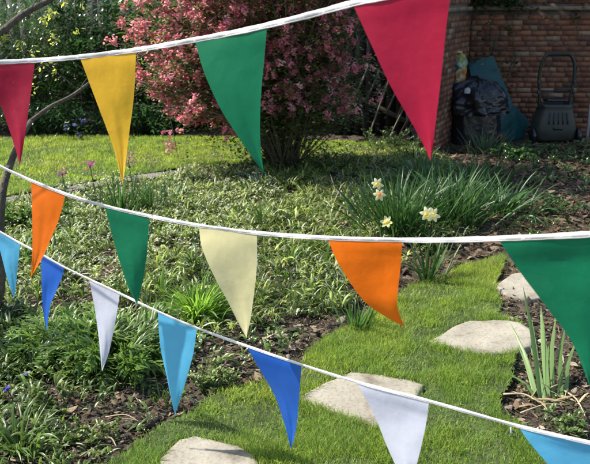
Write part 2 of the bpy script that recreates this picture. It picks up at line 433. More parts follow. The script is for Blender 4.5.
rosettes(MIDB, 220, 5, .03, .07, .012, 'seedlings', 'sparse green seedlings on the chip-strewn soil above the path', (.08, .14, .03), (.16, .22, .06))
RIGHTB = gpoly([(500, 255), (600, 225), (600, 150), (480, 150), (540, 200)])
rosettes(RIGHTB, 110, 6, .04, .08, .016, 'low_weeds', 'few dull weeds on the shaded soil at the far right', (.04, .09, .02), (.08, .13, .03))

def specks(poly, dens, name, label, sz, a, b, z0, z1):
    P = scatter_d(poly, dens); N = len(P); base = np.column_stack([P, soilz(P[:, 0], P[:, 1]) + U(N, z0, z1)])
    m = M().add(*ribbons(np.repeat(base, 3, 0), U(N * 3, 0, 6.28), U(N * 3, -.2, .9), .4, sz * U(N * 3, .7, 1.3), sz * .7, 2, 'petal', .2, None, tints(N * 3, a, b)))
    return tag(m.build(name, m_petal), label, 'flowers', kind='stuff')
specks(SUNNY, 260, 'groundcover_flowers', 'tiny white and pale lilac flowers scattered through the sunny bed', .011, (.6, .6, .62), (.8, .8, .76), .05, .13)
specks(gpoly([(120, 160), (230, 150), (400, 150), (430, 172), (330, 200), (220, 190)]), 120, 'fallen_petals', 'pink petals fallen on the ground below the pink bush', .014, (.6, .2, .3), (.85, .45, .5), .01, .07)
NB = gpoly([(0, 260), (200, 230), (420, 215), (400, 290), (200, 330), (0, 330)])
rosettes(NB, 14, 9, .12, .22, .010, 'grassy_tufts', 'taller green leaf tufts standing above the bluebell leaves', (.06, .13, .02), (.18, .29, .05), prof='strap', e=(.9, 1.5), mat=m_leaf)
litter(COVER, 160, 'dead_leaves', 'dead straw-coloured leaves caught among the bluebell leaves', [], .05, .12, [(.32, .26, .16), (.24, .17, .09), (.4, .34, .22)])

# ------------------------------------------------------------------ clump plants
def clump(px, py, n, H, W, spread, label, cat='daffodil', name='daffodil_clump', a=(.028, .075, .022), b=(.06, .14, .04), droop=(.15, 1.05), e=(1.0, 1.5), prof='strap', flowers=(), group=None, mat=None, part='leaves', ns=7, dead=0):
    g = G(px, py); t = thing(name, (g[0], g[1], 0), label, cat, group)
    r = np.abs(rng.normal(size=n)) * spread; an = U(n, 0, 6.28)
    B = np.column_stack([g[0] + r * np.cos(an), g[1] + r * np.sin(an) * .8, np.full(n, -.01)])
    tt = tints(n, a, b, .15)
    if dead: dd = rng.random(n) < dead; tt[dd] = (.28, .2, .1)
    lean = U(n, *e) - np.minimum(r * 1.2, .4)
    m = M().add(*ribbons(B, an + rng.normal(size=n) * .5, lean, U(n, *droop) ** 1.3, H * U(n, .6, 1.08), W * U(n, .7, 1.2), ns, prof, .3, rng.normal(size=n) * .5, tt, rng.normal(size=n) * .3))
    m.build(part, mat or m_leaf, t)
    for fi, (p, dx) in enumerate(flowers): flower(t, np.array(p), np.array([g[0] + dx, g[1], 0]), face=(-.35 + .3 * (fi % 3), -1, .3 * (fi % 2)), **({'cup': (.8, .25, .01)} if fi == 1 and len(flowers) == 3 else {}))
    return t
def flower(t, P, B, face=(-.1, -1, .15), size=.042, cup=(.82, .62, .12), pet=(.86, .84, .58)):
    mid = (P + B) / 2 + np.array([.01, 0, .03])
    s = M().add(*tube(smoothline([B, mid, P + np.array([0, .015, 0])], 12), .0032, 6), (.06, .13, .03)).build('stem', m_leaf, t)
    f = np.array(face, float); f /= np.linalg.norm(f); u = np.cross(f, [0, 0, 1.]); u /= np.linalg.norm(u); v = np.cross(u, f)
    m = M()
    for k in range(6):
        a = k / 6 * 6.283 + rng.random() * .3; d = u * math.cos(a) + v * math.sin(a); sd = -u * math.sin(a) + v * math.cos(a)
        V = []; n = 5
        for i in range(n + 1):
            q = i / n; w = size * .27 * math.sin(math.pi * (.1 + .86 * q)) ** .7; c = P + d * size * q + f * (.004 * math.sin(q * 3) - .004 * q) - f * (0 if k % 2 else .002)
            V += [c - sd * w - f * .001, c + f * .002, c + sd * w - f * .001]
        Fq = [(i * 3 + j, i * 3 + j + 1, i * 3 + j + 4, i * 3 + j + 3) for i in range(n) for j in (0, 1)]
        m.add(V, Fq, pet)
    m.build('petals', m_petal, t)
    V = []; ns = 14
    for i, (z, r) in enumerate([(0, .35), (.006, .5), (.011, .55), (.016, .7)]):
        for k in range(ns):
            a = k / ns * 6.283; rr = size * .42 * r * (1 + (.08 * math.sin(k * 3.1) if i == 3 else 0))
            V.append(P + f * z + (u * math.cos(a) + v * math.sin(a)) * rr)
    Fq = [(i * ns + k, i * ns + (k + 1) % ns, (i + 1) * ns + (k + 1) % ns, (i + 1) * ns + k) for i in range(3) for k in range(ns)]
    M().add(V, Fq, cup).build('trumpet', m_petal, t)
def fl(px, py, Y): return at(px, py, Y)
GD = 'daffodil clumps in the beds'
clump(398, 236, 300, .50, .012, .13, 'tall dark daffodil clump with three cream flowers on its left side', flowers=[(fl(377.5, 184, 5.15), -.1), (fl(379.5, 195, 5.1), -.1), (fl(386.5, 222, 4.95), -.05)], group=GD)
clump(452, 226, 280, .48, .012, .14, 'dark daffodil clump without flowers right of the tall flowering one', group=GD)
clump(500, 214, 170, .36, .013, .14, 'lowest dark arching daffodil clump at the bare soil edge', group=GD, droop=(.5, 1.8))
clump(424, 192, 150, .40, .013, .16, 'shaded daffodil clump rearmost in the bed, under the big red pennant', group=GD)
clump(478, 186, 110, .32, .013, .14, 'shaded daffodil clump behind the arching one, before the bare soil', group=GD)
clump(427, 283, 46, .34, .012, .05, 'small daffodil clump with one cream double-headed flower beside the grass path', flowers=[(fl(427, 214, 4.3), 0), (fl(433, 215, 4.32), .01)], group=GD, b=(.09, .18, .05))
clump(356, 331, 34, .22, .012, .035, 'short bright daffodil clump left of the path below the second orange pennant', group=GD, a=(.05, .12, .03), b=(.09, .18, .05), droop=(.1, .5))
clump(122, 216, 75, .34, .014, .09, 'upright daffodil leaves below the tip of the yellow pennant', group=GD, droop=(.1, .7))
clump(155, 212, 60, .30, .012, .10, 'upright daffodil leaves just right of those under the yellow pennant', group=GD, droop=(.1, .7), a=(.06, .13, .04), b=(.1, .18, .06))
clump(262, 190, 40, .20, .013, .08, 'small pale silvery leaf clump at the foot of the pink bush', name='leaf_clump', cat='plant', a=(.12, .18, .10), b=(.2, .27, .17))
clump(485, 152, 60, .30, .014, .16, 'daffodil leaves in front of the black rubbish bag', group=GD, flowers=[], a=(.06, .11, .05), b=(.12, .18, .09))
t = thing('tulip_bud', (*G(500, 150)[:2], 0), 'single red tulip bud in front of the black rubbish bag', 'flower')
p = at(501, 139, 8.5); b0 = G(500, 150)
M().add(*tube([b0, (b0 + p) / 2, p], .004, 6), (.07, .13, .05)).build('stem', m_leaf, t)
M().add(*ribbons([p] * 5, np.arange(5) * 1.257, 1.35, .1, .045, .022, 5, 'petal', .5, None, (.55, .12, .06))).build('petals', m_petal, t)
clump(198, 320, 360, .25, .009, .045, 'bright green daylily fountain clump left of the cream pennant', name='daylily_clump', cat='plant', a=(.12, .24, .03), b=(.22, .36, .06), droop=(.4, 1.7), e=(.7, 1.5), mat=m_grass)
clump(20, 452, 110, .20, .009, .07, 'grassy leaf clump in the bottom left corner', name='leaf_clump', cat='plant', a=(.07, .13, .03), b=(.13, .21, .05), droop=(.5, 1.9), e=(.7, 1.5))
clump(52, 372, 26, .13, .012, .05, 'small pale leaf clump in the left bed below the blue pennant', name='leaf_clump', cat='plant', a=(.08, .13, .04), b=(.12, .19, .05), droop=(.5, 1.6), e=(.6, 1.4))
clump(5, 345, 60, .2, .02, .1, 'dark leafy clump at the foot of the small tree', name='leaf_clump', cat='plant', a=(.025, .06, .015), b=(.05, .1, .02), droop=(.6, 1.8), e=(.5, 1.3), prof='leaf')
clump(160, 400, 22, .09, .006, .04, 'small grass tuft on the soil below the sky-blue pennant', name='grass_tuft', cat='plant', a=(.06, .12, .02), b=(.1, .16, .03), e=(.9, 1.5), droop=(.2, 1))
clump(345, 205, 24, .25, .008, .1, 'thin straw-coloured stalks leaning in the shade under the pink bush', name='dead_stalks', cat='plant', a=(.2, .17, .1), b=(.3, .26, .16), e=(.3, 1.2), droop=(0, .5), mat=m_litter)
# iris: few broad blades placed one by one
g = G(545, 402); t = thing('iris', (g[0], g[1], 0), 'iris with broad grey-green sword leaves beside the big green pennant', 'plant')
m = M()
for (bx, by, tx, ty, Yt, wd) in [(541, 403, 523, 286, 3.3, .021), (543, 402, 532, 320, 3.4, .015), (536, 401, 518, 345, 3.3, .014), (554, 403, 556, 316, 3.45, .017), (562, 405, 567, 318, 3.5, .016), (538, 400, 509, 320, 3.35, .018), (548, 402, 541, 306, 3.3, .022), (552, 405, 561, 345, 3.3, .02), (556, 408, 572, 352, 3.2, .018),
                                 (546, 405, 530, 345, 3.25, .016), (560, 404, 583, 380, 3.3, .016), (540, 405, 505, 372, 3.2, .014), (550, 400, 549, 345, 3.5, .018), (566, 400, 579, 336, 3.4, .018)]:
    b0 = G(bx, by); tp = at(tx, ty, Yt); n = 9; cpt = (b0 + tp) / 2 + np.array([(b0[0] - tp[0]) * .12, 0, .02]); L = smoothline([b0, cpt, tp], n + 1)
    a = rng.normal() * .5; sd = np.array([math.cos(a), math.sin(a), 0]); V = []
    for i in range(n + 1):
        q = i / n; wv = wd * 1.15 * (.75 + .25 * math.sin(q * 3)) * (1 - q ** 3) ** .8 / 2 + .0004
        V += [L[i] - sd * wv, L[i] + np.array([0, -.0025, 0]), L[i] + sd * wv]
    Fq = [(i * 3 + j, i * 3 + j + 1, i * 3 + j + 4, i * 3 + j + 3) for i in range(n) for j in (0, 1)]
    m.add(V, Fq, tints(1, (.12, .22, .06), (.22, .34, .12))[0])
m.build('leaves', m_leaf, t)
n = 26; B = np.column_stack([g[0] + rng.normal(size=n) * .07, g[1] + rng.normal(size=n) * .06, U(n, .01, .03)])
M().add(*ribbons(B, U(n, 0, 6.28), U(n, 0, .8), U(n, .3, 1.3), U(n, .06, .14), .010, 5, 'strap', .5, rng.normal(size=n), tints(n, (.28, .2, .11), (.42, .34, .2)))).build('dead_leaves', m_litter, t)

# lobed-leaf plants (oriental poppy like), compound leaf: midrib with paired lobes
def lobed(px, py, nl, L, label, a, b, name='leafy_plant', e=(.35, 1.25), lobew=.014, spread=.05, nlobe=8):
    g = G(px, py); t = thing(name, (g[0], g[1], 0), label, 'plant'); m = M()
    for i in range(nl):
        az = rng.random() * 6.28; el = U(1, *e)[0]; Ln = L * U(1, .6, 1.1)[0]; bend = U(1, .8, 1.6)[0]
        p = np.array([g[0] + math.cos(az) * spread * rng.random(), g[1] + math.sin(az) * spread * rng.random(), 0]); pts = []; n = nlobe * 2; tn = tints(1, a, b, .15)[0]
        az0 = az
        for k in range(n + 1):
            q = k / n; ee = el - bend * q; az = az0 + .3 * q
            d = np.array([math.cos(az) * math.cos(ee), math.sin(az) * math.cos(ee), math.sin(ee)]); pts.append((p.copy(), az, ee, q)); p = p + d * Ln / n
        m.add(*tube([x[0] for x in pts], np.linspace(.003, .001, n + 1), 4), tn * 1.2)
        bs = []; azs = []; es = []; Ls = []
        for (pp, az, ee, q) in pts[2:]:
            for s in (-1, 1):
                bs.append(pp); azs.append(az + s * (.9 - .5 * q) + rng.normal() * .25); es.append(ee * .6 + .25 + rng.normal() * .4); Ls.append(Ln * U(1, .14, .36)[0] * math.sin(math.pi * (.15 + .8 * q)) + .01)
        m.add(*ribbons(bs, azs, es, .7, Ls, lobew * (Ln / L), 4, 'leaf', .3, None, np.tile(tn, (len(bs), 1)) * U(len(bs), .8, 1.2)[:, None]))
    m.build('leaves', m_leaf, t); return t
lobed(115, 360, 100, .30, 'large leafy plant with jagged lobed leaves behind the white pennant on the left', (.06, .13, .025), (.16, .26, .05), 'poppy_plant', lobew=.014, spread=.15)
lobed(75, 350, 66, .25, 'bright jagged-leaved plant left of the larger one, below the blue pennant', (.09, .18, .03), (.20, .31, .07), 'poppy_plant', lobew=.012, spread=.13)
lobed(28, 368, 26, .20, 'dark feathery plant at the left edge under the tree', (.02, .05, .015), (.04, .085, .02), 'leafy_plant', lobew=.015)
lobed(5, 330, 22, .26, 'darkest leafy plant against the tree trunk', (.02, .045, .012), (.035, .075, .02), 'leafy_plant', lobew=.02)
# small rosette shrub (euphorbia like): shoots with whorls
def shoots(px, py, ns, H, label, a, b, Lf=.03, W=.010, name='leafy_plant', spread=.07, tip=None, part='leaves'):
    g = G(px, py); t = thing(name, (g[0], g[1], 0), label, 'plant'); m = M(); st = M()
    for i in range(ns):
        bx = g[0] + rng.normal() * spread * .5; by = g[1] + rng.normal() * spread * .5; az = rng.random() * 6.28; h = H * U(1, .6, 1.1)[0]
        tp = np.array([bx + math.cos(az) * spread, by + math.sin(az) * spread, h]); b0 = np.array([bx, by, 0]); L = smoothline([b0, (b0 + tp) / 2 + (0, 0, .02), tp], 12)
        st.add(*tube(L, .0022, 5), (.10, .12, .05)); k = 34; u = rng.random(k) ** .7; B = L[(u * 11).astype(int)]
        tt = tints(k, a, b) * (.8 + .5 * u[:, None])
        if tip is not None: tt[u > .9] = tip
        m.add(*ribbons(B, U(k, 0, 6.28), U(k, .1, .9) + u * .4, .6, Lf * (1.1 - .5 * u), W, 4, 'leaf', .25, None, tt))
    st.build('stems', m_leaf, t); m.build(part, m_leaf, t); return t
shoots(213, 386, 16, .10, 'pale yellow-green spurge on the chip-strewn soil above the grass path', (.11, .17, .05), (.2, .27, .09), name='spurge_plant', spread=.07, tip=(.30, .33, .12))
shoots(92, 446, 12, .07, 'tiny pale-green seedling shrub in the bottom left soil', (.10, .15, .03), (.15, .2, .05), name='spurge_plant', Lf=.025, spread=.07)
shoots(45, 226, 26, .13, 'low bright leafy mound behind the first orange pennant', (.06, .13, .02), (.10, .18, .03), Lf=.04, W=.02, spread=.16)
shoots(10, 228, 22, .16, 'low bright leafy mound at the left edge by the stone edging', (.06, .13, .02), (.10, .18, .03), Lf=.04, W=.02, spread=.14)
shoots(560, 428, 12, .06, 'small green shoots under the tape at the right of the iris', (.07, .12, .03), (.12, .18, .05), Lf=.025, spread=.09)
shoots(555, 215, 16, .10, 'dull bushy weed on the shaded soil at the right', (.06, .10, .03), (.10, .15, .05), Lf=.04, W=.014, spread=.12)
shoots(392, 152, 26, .22, 'grey-green sprouting plant in front of the leaning pallet', (.05, .08, .03), (.09, .13, .05), Lf=.05, W=.014, spread=.22)
shoots(515, 158, 20, .12, 'low dark green weed in front of the mower', (.03, .08, .02), (.05, .12, .03), Lf=.05, W=.02, spread=.2)
# honesty flower stalks
def stalk(px, py, top, Y, label, col, nfl=22, cat='flower', name='honesty_flower', sz=.016, r=.03, ngreen=12):
    p = at(px, top, Y); b0 = np.array([p[0] + .02, p[1], 0]); t = thing(name, b0, label, cat)
    L = smoothline([b0, (b0 + p) / 2 + (.01, 0, 0), p], 12); M().add(*tube(L, .003, 5), (.08, .12, .05)).build('stem', m_leaf, t)
    k = ngreen; B = L[rng.integers(1, 10, k)]; M().add(*ribbons(B, U(k, 0, 6.28), U(k, .2, .9), .8, .06, .022, 4, 'leaf', .2, None, tints(k, (.06, .12, .03), (.09, .16, .04)))).build('leaves', m_leaf, t)
    B = p + rng.normal(size=(nfl, 3)) * r * np.array([.55, .5, .6]); B = np.repeat(B, 4, 0); n = len(B)
    M().add(*ribbons(B, U(n, 0, 6.28), U(n, -.2, 1), .5, sz, sz * .8, 3, 'petal', .1, None, tints(n, col, np.array(col) * 1.4, .15))).build('petals', m_petal, t)
stalk(62, 0, 173, 5.4, 'small pink honesty flower above the first orange pennant', (.34, .13, .26), sz=.013)
stalk(90, 0, 165, 5.6, 'bright magenta honesty flower against the lawn', (.40, .08, .33), nfl=22, sz=.013)
stalk(128, 0, 159, 6.0, 'purple-pink honesty flower beside the tip of the yellow pennant', (.32, .12, .26), nfl=36, r=.05, sz=.013)
for i, (x, y, Y, lab) in enumerate([(76, 126, 9.0, 'blue bluebell spike, leftmost of those under the dark shrubs'), (84, 122, 9.1, 'blue bluebell spike, topmost of those under the dark shrubs'), (80, 134, 8.95, 'blue bluebell spike nearest the lawn under the dark shrubs'), (66, 128, 9.0, 'pale blue bluebell beside the limb of the small tree')]):
    stalk(x, 0, y, Y, lab, (.12, .14, .38), 9, 'flower', 'bluebell', .02, .028, 8)
stalk(7, 0, 389, 2.9, 'violet bluebell above the grassy clump in the bottom left corner', (.12, .09, .45), 7, 'flower', 'bluebell', .010, .008, 3)
stalk(27, 0, 374, 3.05, 'pale violet bluebell in the left bed below the blue pennant', (.30, .26, .5), 7, 'flower', 'bluebell', .008, .012, 3)

# ------------------------------------------------------------------ pink flowering bush
def branchset(base, n, H, spreadx, spready, r0, arch=.25, seed=1, lean=0):
    rg = np.random.default_rng(seed); lines = []
    for i in range(n):
        a = rg.random() * 6.28; s = math.sqrt(rg.random()); h = H * (.75 + .3 * rg.random()) * (1 - .25 * s * s)
        tp = base + np.array([math.cos(a) * spreadx * s, math.sin(a) * spready * s, h]) + (lean, 0, 0)
        b0 = base + np.array([math.cos(a) * .17 * s, math.sin(a) * .14 * s, 0])
        mid = b0 * .5 + tp * .5 + np.array([-math.cos(a) * .1 * spreadx * s, -math.sin(a) * .1 * spready * s, arch * .6]) + rg.normal(size=3) * .05
        q = b0 * .8 + tp * .2 + np.array([-math.cos(a), -math.sin(a), 0]) * .17 * spreadx * s + rg.normal(size=3) * .035
        lines.append((smoothline([b0, q, mid, tp], 16), r0 * (.6 + .5 * rg.random())))
    return lines
bb = G(285, 172); bb[2] = 0
t = thing('flowering_currant', bb, 'tall bush covered in pink blossom at the end of the lawn', 'bush')
m = M(); twl = []
for L, r in branchset(bb, 72, 2.45, 1.3, .85, .013, seed=4, lean=-.2):
    m.add(*tube(L, np.linspace(r, r * .3, len(L)), 6))
    for j in range(14):
        i = rng.integers(4, 16); p = L[i]; a = rng.random() * 6.28; ln = U(1, .18, .55)[0]
        d = np.array([math.cos(a), math.sin(a), .35 + .3 * rng.random()]); d /= np.linalg.norm(d)
        q = smoothline([p, p + d * ln * .5 + (0, 0, .03), p + d * ln + (0, 0, .0)], 7); m.add(*tube(q, np.linspace(.004, .0018, 7), 4)); twl.append(q)
# low leaning side shoots
for j in range(34):
    a = rng.random() * 6.28; p = bb + np.array([math.cos(a) * .15, math.sin(a) * .15, .1]); d = np.array([math.cos(a) * U(1, .2, .9)[0], math.sin(a) * .5, U(1, .4, 1)[0]])
    q = smoothline([p, p + d * .5 + rng.normal(size=3) * .03, p + d * U(1, .8, 1.1)[0]], 9); m.add(*tube(q, np.linspace(.006, .002, 9), 4)); twl.append(q)
for j in range(62):
    p = bb + np.array([-.1 * rng.random(), rng.normal() * .1, .1]); e_ = np.array([U(1, -1.5, -.45)[0] if j < 46 else U(1, .3, .7)[0], U(1, -.5, .5)[0], U(1, .5, 1.3)[0]])
    L = smoothline([p, p + e_ * np.array([.35, .4, .75]), p + e_], 14); m.add(*tube(L, np.linspace(.009, .003, 14), 5))
    for k in range(7):
        c = L[rng.integers(5, 14)]; d = rng.normal(size=3) * np.array([.2, .15, .12]); q = smoothline([c, c + d * .5 + (0, 0, .02), c + d], 7); m.add(*tube(q, np.linspace(.004, .0018, 7), 4)); twl.append(q)
m.build('stems', m_twig, t)
TW = np.array([q[k] for q in twl for k in ([-1, -2, -3, -4] if len(q) == 7 else [-1, -2])])
TW = TW + rng.normal(size=TW.shape) * .02
low = TW[:, 2] < .62
rel = TW - bb
keepf = (rng.random(len(TW)) < np.where(rel[:, 0] > .1, .36, .48)) & (TW[:, 2] > np.where(rel[:, 0] < -.4, .38, .62))
FP = TW[keepf]; FP = np.repeat(FP, rng.integers(1, 5, len(FP)), 0); FP = FP + rng.normal(size=FP.shape) * .026
kf = 13; n = len(FP); u = rng.random((n, kf)); ax = rng.normal(size=(n, 3)) * np.array([.4, .4, .15]) + np.array([0, 0, -.7]); ax /= np.linalg.norm(ax, axis=1)[:, None]
B = (FP[:, None] + ax[:, None] * (u * .05)[:, :, None] + rng.normal(size=(n, kf, 3)) * .010).reshape(-1, 3); N = len(B)
tt = np.repeat(tints(n, (.62, .17, .27), (.84, .44, .52), .14), kf, 0) * U(N, .8, 1.2)[:, None]
tt = np.clip(tt, 0, .88)
M().add(*ribbons(B, U(N, 0, 6.28), U(N, -1, .8), U(N, -.5, .8), U(N, .018, .032), .021, 2, 'petal', .3, U(N, -1, 1), tt)).build('blossom', m_petal, t)
LP = np.repeat(TW, 7, 0) + rng.normal(size=(len(TW) * 7, 3)) * .06; N = len(LP)
M().add(*ribbons(LP, U(N, 0, 6.28), U(N, -.4, .8), .5, U(N, .02, .045), .022, 3, 'petal', .25, U(N, -.5, .5), tints(N, (.05, .09, .02), (.12, .17, .04)))).build('leaves', m_leaf, t)
n = 5200; zz_ = U(n, .05, 1.0); LP = bb + np.column_stack([rng.normal(size=n) * (.20 + .3 * zz_), rng.normal(size=n) * (.16 + .2 * zz_), zz_])
M().add(*ribbons(LP, U(n, 0, 6.28), U(n, -.3, .8), .6, .04, .016, 3, 'petal', .25, None, tints(n, (.03, .05, .015), (.13, .17, .06)))).build('lower_leaves', m_leaf, t)

# ------------------------------------------------------------------ small tree at the left
tb = G(-14, 322); tb[2] = 0
t = thing('small_tree', tb, 'slim bare-limbed tree rising at the left edge with fresh yellow leaf sprays', 'tree')
m = M()
trunk = smoothline([tb, at(-2, 290, tb[1]), at(-1, 250, tb[1] + .05), at(2, 195, tb[1] + .15), at(10, 165, tb[1] + .25), at(21, 138, tb[1] + .35), at(31, 121, tb[1] + .45)], 24)
m.add(*tube(trunk, np.r_[np.linspace(.042, .022, 12), np.linspace(.022, .013, 12)], 9))
low_l = smoothline([at(31, 121, 4.45), at(50, 107, 4.6), at(70, 97, 4.8), at(88, 84, 5.0), at(112, 66, 5.3), at(140, 58, 5.5), at(165, 40, 5.7)], 24); m.add(*tube(low_l, np.linspace(.013, .005, 24), 7))
up_l = smoothline([at(-40, 60, 4.2), at(-10, 40, 4.2), at(6, 28, 4.3), at(25, 13, 4.4), at(50, 0, 4.5), at(75, -18, 4.7), at(100, -60, 5)], 24); m.add(*tube(up_l, np.linspace(.022, .008, 24), 7))
leadr = smoothline([at(-1, 250, tb[1] + .05), at(-22, 170, 4.1), at(-40, 60, 4.2), at(-45, -60, 4.3), at(-20, -200, 4.6)], 24); m.add(*tube(leadr, np.linspace(.032, .012, 24), 8))
tw = []
def twig(p, q, r=.003, sag=.02):
    q = np.array(q); p = np.array(p); L = smoothline([p, (p + q) / 2 + (0, 0, sag), q], 8); m.add(*tube(L, np.linspace(r, r * .4, 8), 5)); tw.append(L)
for _ in range(26):
    L = (up_l, low_l, leadr)[rng.integers(0, 3)]; p = L[rng.integers(5, 23)]; a = rng.random() * 6.28; ln = U(1, .15, .5)[0]
    twig(p, p + np.array([math.cos(a) * ln, math.sin(a) * ln * .6, U(1, -.1, .3)[0]]))
for (x, y) in [(55, 5), (57, 20), (49, 38)]: pass
twig(at(52, 0, 4.5), at(54, 30, 4.45), .003, -.01); twig(at(54, 30, 4.45), at(54, 48, 4.45), .002)
twig(at(66, -6, 4.6), at(64, 8, 4.6)); twig(at(40, 4, 4.5), at(44, 22, 4.45)); twig(at(80, -20, 4.7), at(82, 8, 4.7)); twig(at(-10, 40, 4.2), at(4, 44, 4.25)); twig(at(5, 28, 4.3), at(20, 50, 4.3))
twig(at(75, 0, 4.7), at(76, 32, 4.7)); twig(at(36, 70, 4.4), at(52, 66, 4.4)); twig(at(10, 75, 4.3), at(54, 72, 4.4))
m.build('trunk', m_bark, t)
sp_ = []
for (cx, cy, sx, sy, k, Y) in [(51, 14, 5, 5, 34, 4.45), (54, 36, 3, 8, 22, 4.45), (64, 3, 3, 4, 9, 4.6), (44, 20, 3, 3, 8, 4.45), (3, 37, 4, 4, 14, 4.25), (19, 43, 4, 4, 10, 4.3), (76, 30, 3, 5, 9, 4.7), (48, 66, 7, 4, 10, 4.4), (55, 72, 4, 3, 5, 4.4), (36, 50, 10, 8, 10, 4.4), (82, 3, 3, 3, 6, 4.7), (135, 60, 14, 9, 22, 5.5), (38, 88, 8, 8, 8, 4.5), (160, 40, 10, 6, 12, 5.7)]:
    for _ in range(int(k * 1.0)): sp_.append(at(cx + rng.normal() * sx * .6, cy + rng.normal() * sy * .6, Y + rng.normal() * .03))
sp_ = np.array(sp_); N = len(sp_)
M().add(*ribbons(sp_, U(N, 0, 6.28), U(N, -1.2, .3), U(N, -.3, .6), U(N, .014, .028), .012, 3, 'petal', .3, U(N, -1, 1), tints(N, (.26, .32, .05), (.42, .44, .12), .2))).build('leaves', m_grass, t)

# ------------------------------------------------------------------ dark shrubs behind the lawn
def shrub(x, y, rx, ry, h, n, label, a, b, Lf=.07, W=.03, name='evergreen_shrub', cat='bush', z0=.0, mat=None, nb=14, group=None, thin=1.0, e=(-.6, 1.0)):
    a = tuple(q * 1.6 for q in a); b = tuple(q * 1.9 for q in b)
    base = np.array([x, y, 0.]); t = thing(name, base, label, cat, group); m = M(); tips = []
    for L, r in branchset(base, nb, h * .88, rx * .8, ry * .8, .016, .1, seed=int(abs(x * 37 + y * 11)) + 2):
        m.add(*tube(L, np.linspace(r, r * .35, len(L)), 5)); tips += [L[k] for k in (6, 9, 12, 15)]
    m.build('branches', m_bark, t)
    nc = 90; an = U(nc, 0, 6.28); cz = rng.random(nc) ** .8; rr = np.sqrt(rng.random(nc)) ** .6 * np.sqrt(np.clip(1 - (cz - .4) ** 2 * 1.7, .15, 1))
    Cn = np.column_stack([x + np.cos(an) * rx * rr, y + np.sin(an) * ry * rr, z0 + .06 + cz * (h - z0 - .06)])
    Cn = np.vstack([Cn, np.array(tips)]); id_ = rng.integers(0, len(Cn), n); s = U(len(Cn), .06, .19)[id_]
    d = rng.normal(size=(n, 3)); d /= np.linalg.norm(d, axis=1)[:, None]
    P = Cn[id_] + d * (s * rng.random(n) ** .4)[:, None] * np.array([1, 1, .8]); P[:, 2] = np.maximum(P[:, 2], .01)
    ct = U(len(Cn), .65, 1.35)[id_][:, None]
    m = M().add(*ribbons(P, np.arctan2(d[:, 1], d[:, 0]) + rng.normal(size=n) * .5, U(n, *e), U(n, .1, .9), Lf * U(n, .6, 1.2), W * U(n, .7, 1.2), 3, 'leaf', .25, U(n, -.5, .5), np.clip(tints(n, a, b) * ct, .004, .9)))
    m.build('foliage', mat or m_gloss, t); return t
GH = 'dark shrubs behind the lawn'
shrub(-4.3, 10.1, .75, .6, 1.5, 6500, 'dark evergreen shrub at the left edge behind the lawn', (.018, .045, .012), (.035, .075, .02), group=GH)
shrub(-3.3, 10.0, .75, .65, 1.52, 8000, 'feathery mid-green conifer shrub behind the red pennant', (.025, .06, .015), (.05, .10, .025), Lf=.09, W=.014, group=GH)
shrub(-2.35, 10.1, .7, .6, 1.6, 8000, 'dark evergreen shrub behind the yellow pennant', (.016, .04, .010), (.03, .07, .016), group=GH)
shrub(-1.6, 10.1, .6, .5, 1.75, 6000, 'glossy laurel with pale green leaves left of the pink bush', (.03, .08, .02), (.06, .13, .03), Lf=.10, W=.045, group=GH)
shrub(-.8, 10.2, .75, .5, 1.6, 6000, 'dark evergreen shrub hidden behind the pink bush', (.014, .035, .010), (.03, .06, .016), group=GH)
shrub(.15, 10.1, .7, .5, 1.6, 5000, 'dark evergreen shrub between the pink bush and the shed', (.012, .03, .010), (.022, .05, .015), group=GH)
shrub(-2.9, 9.45, .55, .22, .35, 1800, 'low dark ground shrub at the back edge of the lawn, under the red pennant', (.02, .05, .015), (.04, .09, .03), Lf=.09, W=.02)
shrub(-1.9, 9.45, .6, .22, .32, 1800, 'low dark ground shrub at the back edge of the lawn, right of the yellow pennant', (.02, .05, .015), (.04, .09, .03), Lf=.07, W=.02)
# ivy over the wall
shrub(2.28, 9.52, .34, .12, 1.68, 1900, 'dark ivy hanging over the corner of the brick wall', (.012, .03, .01), (.03, .055, .018), Lf=.05, W=.04, name='ivy', cat='climber', z0=1.38, nb=6)
shrub(3.1, 9.85, .9, .34, 1.95, 6000, 'dark hedge rising behind the top of the brick wall', (.010, .025, .008), (.02, .045, .014), name='hedge', cat='hedge', z0=1.46, nb=10)
shrub(4.4, 10.1, .9, .3, 1.95, 3500, 'dark hedge behind the brick wall at the far right', (.010, .025, .008), (.02, .045, .014), name='hedge', cat='hedge', z0=1.2, nb=10)
# unseen tree behind the bush, placed so its shade falls over the back right corner
def bigtree(x, y, h, r, zc, n, label):
    t = thing('garden_tree', (x, y, 0), label, 'tree'); m = M(); base = np.array([x, y, 0.])
    top = np.array([x + .2, y, h * .8]); tr = smoothline([base, base * .5 + top * .5 + (.1, 0, 0), top], 14); m.add(*tube(tr, np.linspace(.2, .06, 14), 10)); Cn = []
    for i in range(30):
        p = tr[rng.integers(5, 14)]; d = rng.normal(size=3); d[2] = abs(d[2]) * .5; d /= np.linalg.norm(d); q = p + d * r * U(1, .5, .95)[0]
        m.add(*tube(smoothline([p, (p + q) / 2 + (0, 0, .1), q], 8), np.linspace(.05, .012, 8), 6)); Cn += [q, (p + q) / 2]
    m.build('trunk', m_bark, t)
    k = 110; d = rng.normal(size=(k, 3)); d /= np.linalg.norm(d, axis=1)[:, None]; Cn = np.vstack([np.array(Cn), np.array([x, y, zc]) + d * r * (rng.random((k, 1)) ** .4) * np.array([1, 1, .8])])
    id_ = rng.integers(0, len(Cn), n); P = Cn[id_] + rng.normal(size=(n, 3)) * .22
    M().add(*ribbons(P, U(n, 0, 6.28), U(n, -.6, .9), .4, .13, .08, 2, 'petal', .2, U(n, -.6, .6), tints(n, (.02, .05, .012), (.05, .09, .02)))).build('crown', m_leaf, t)
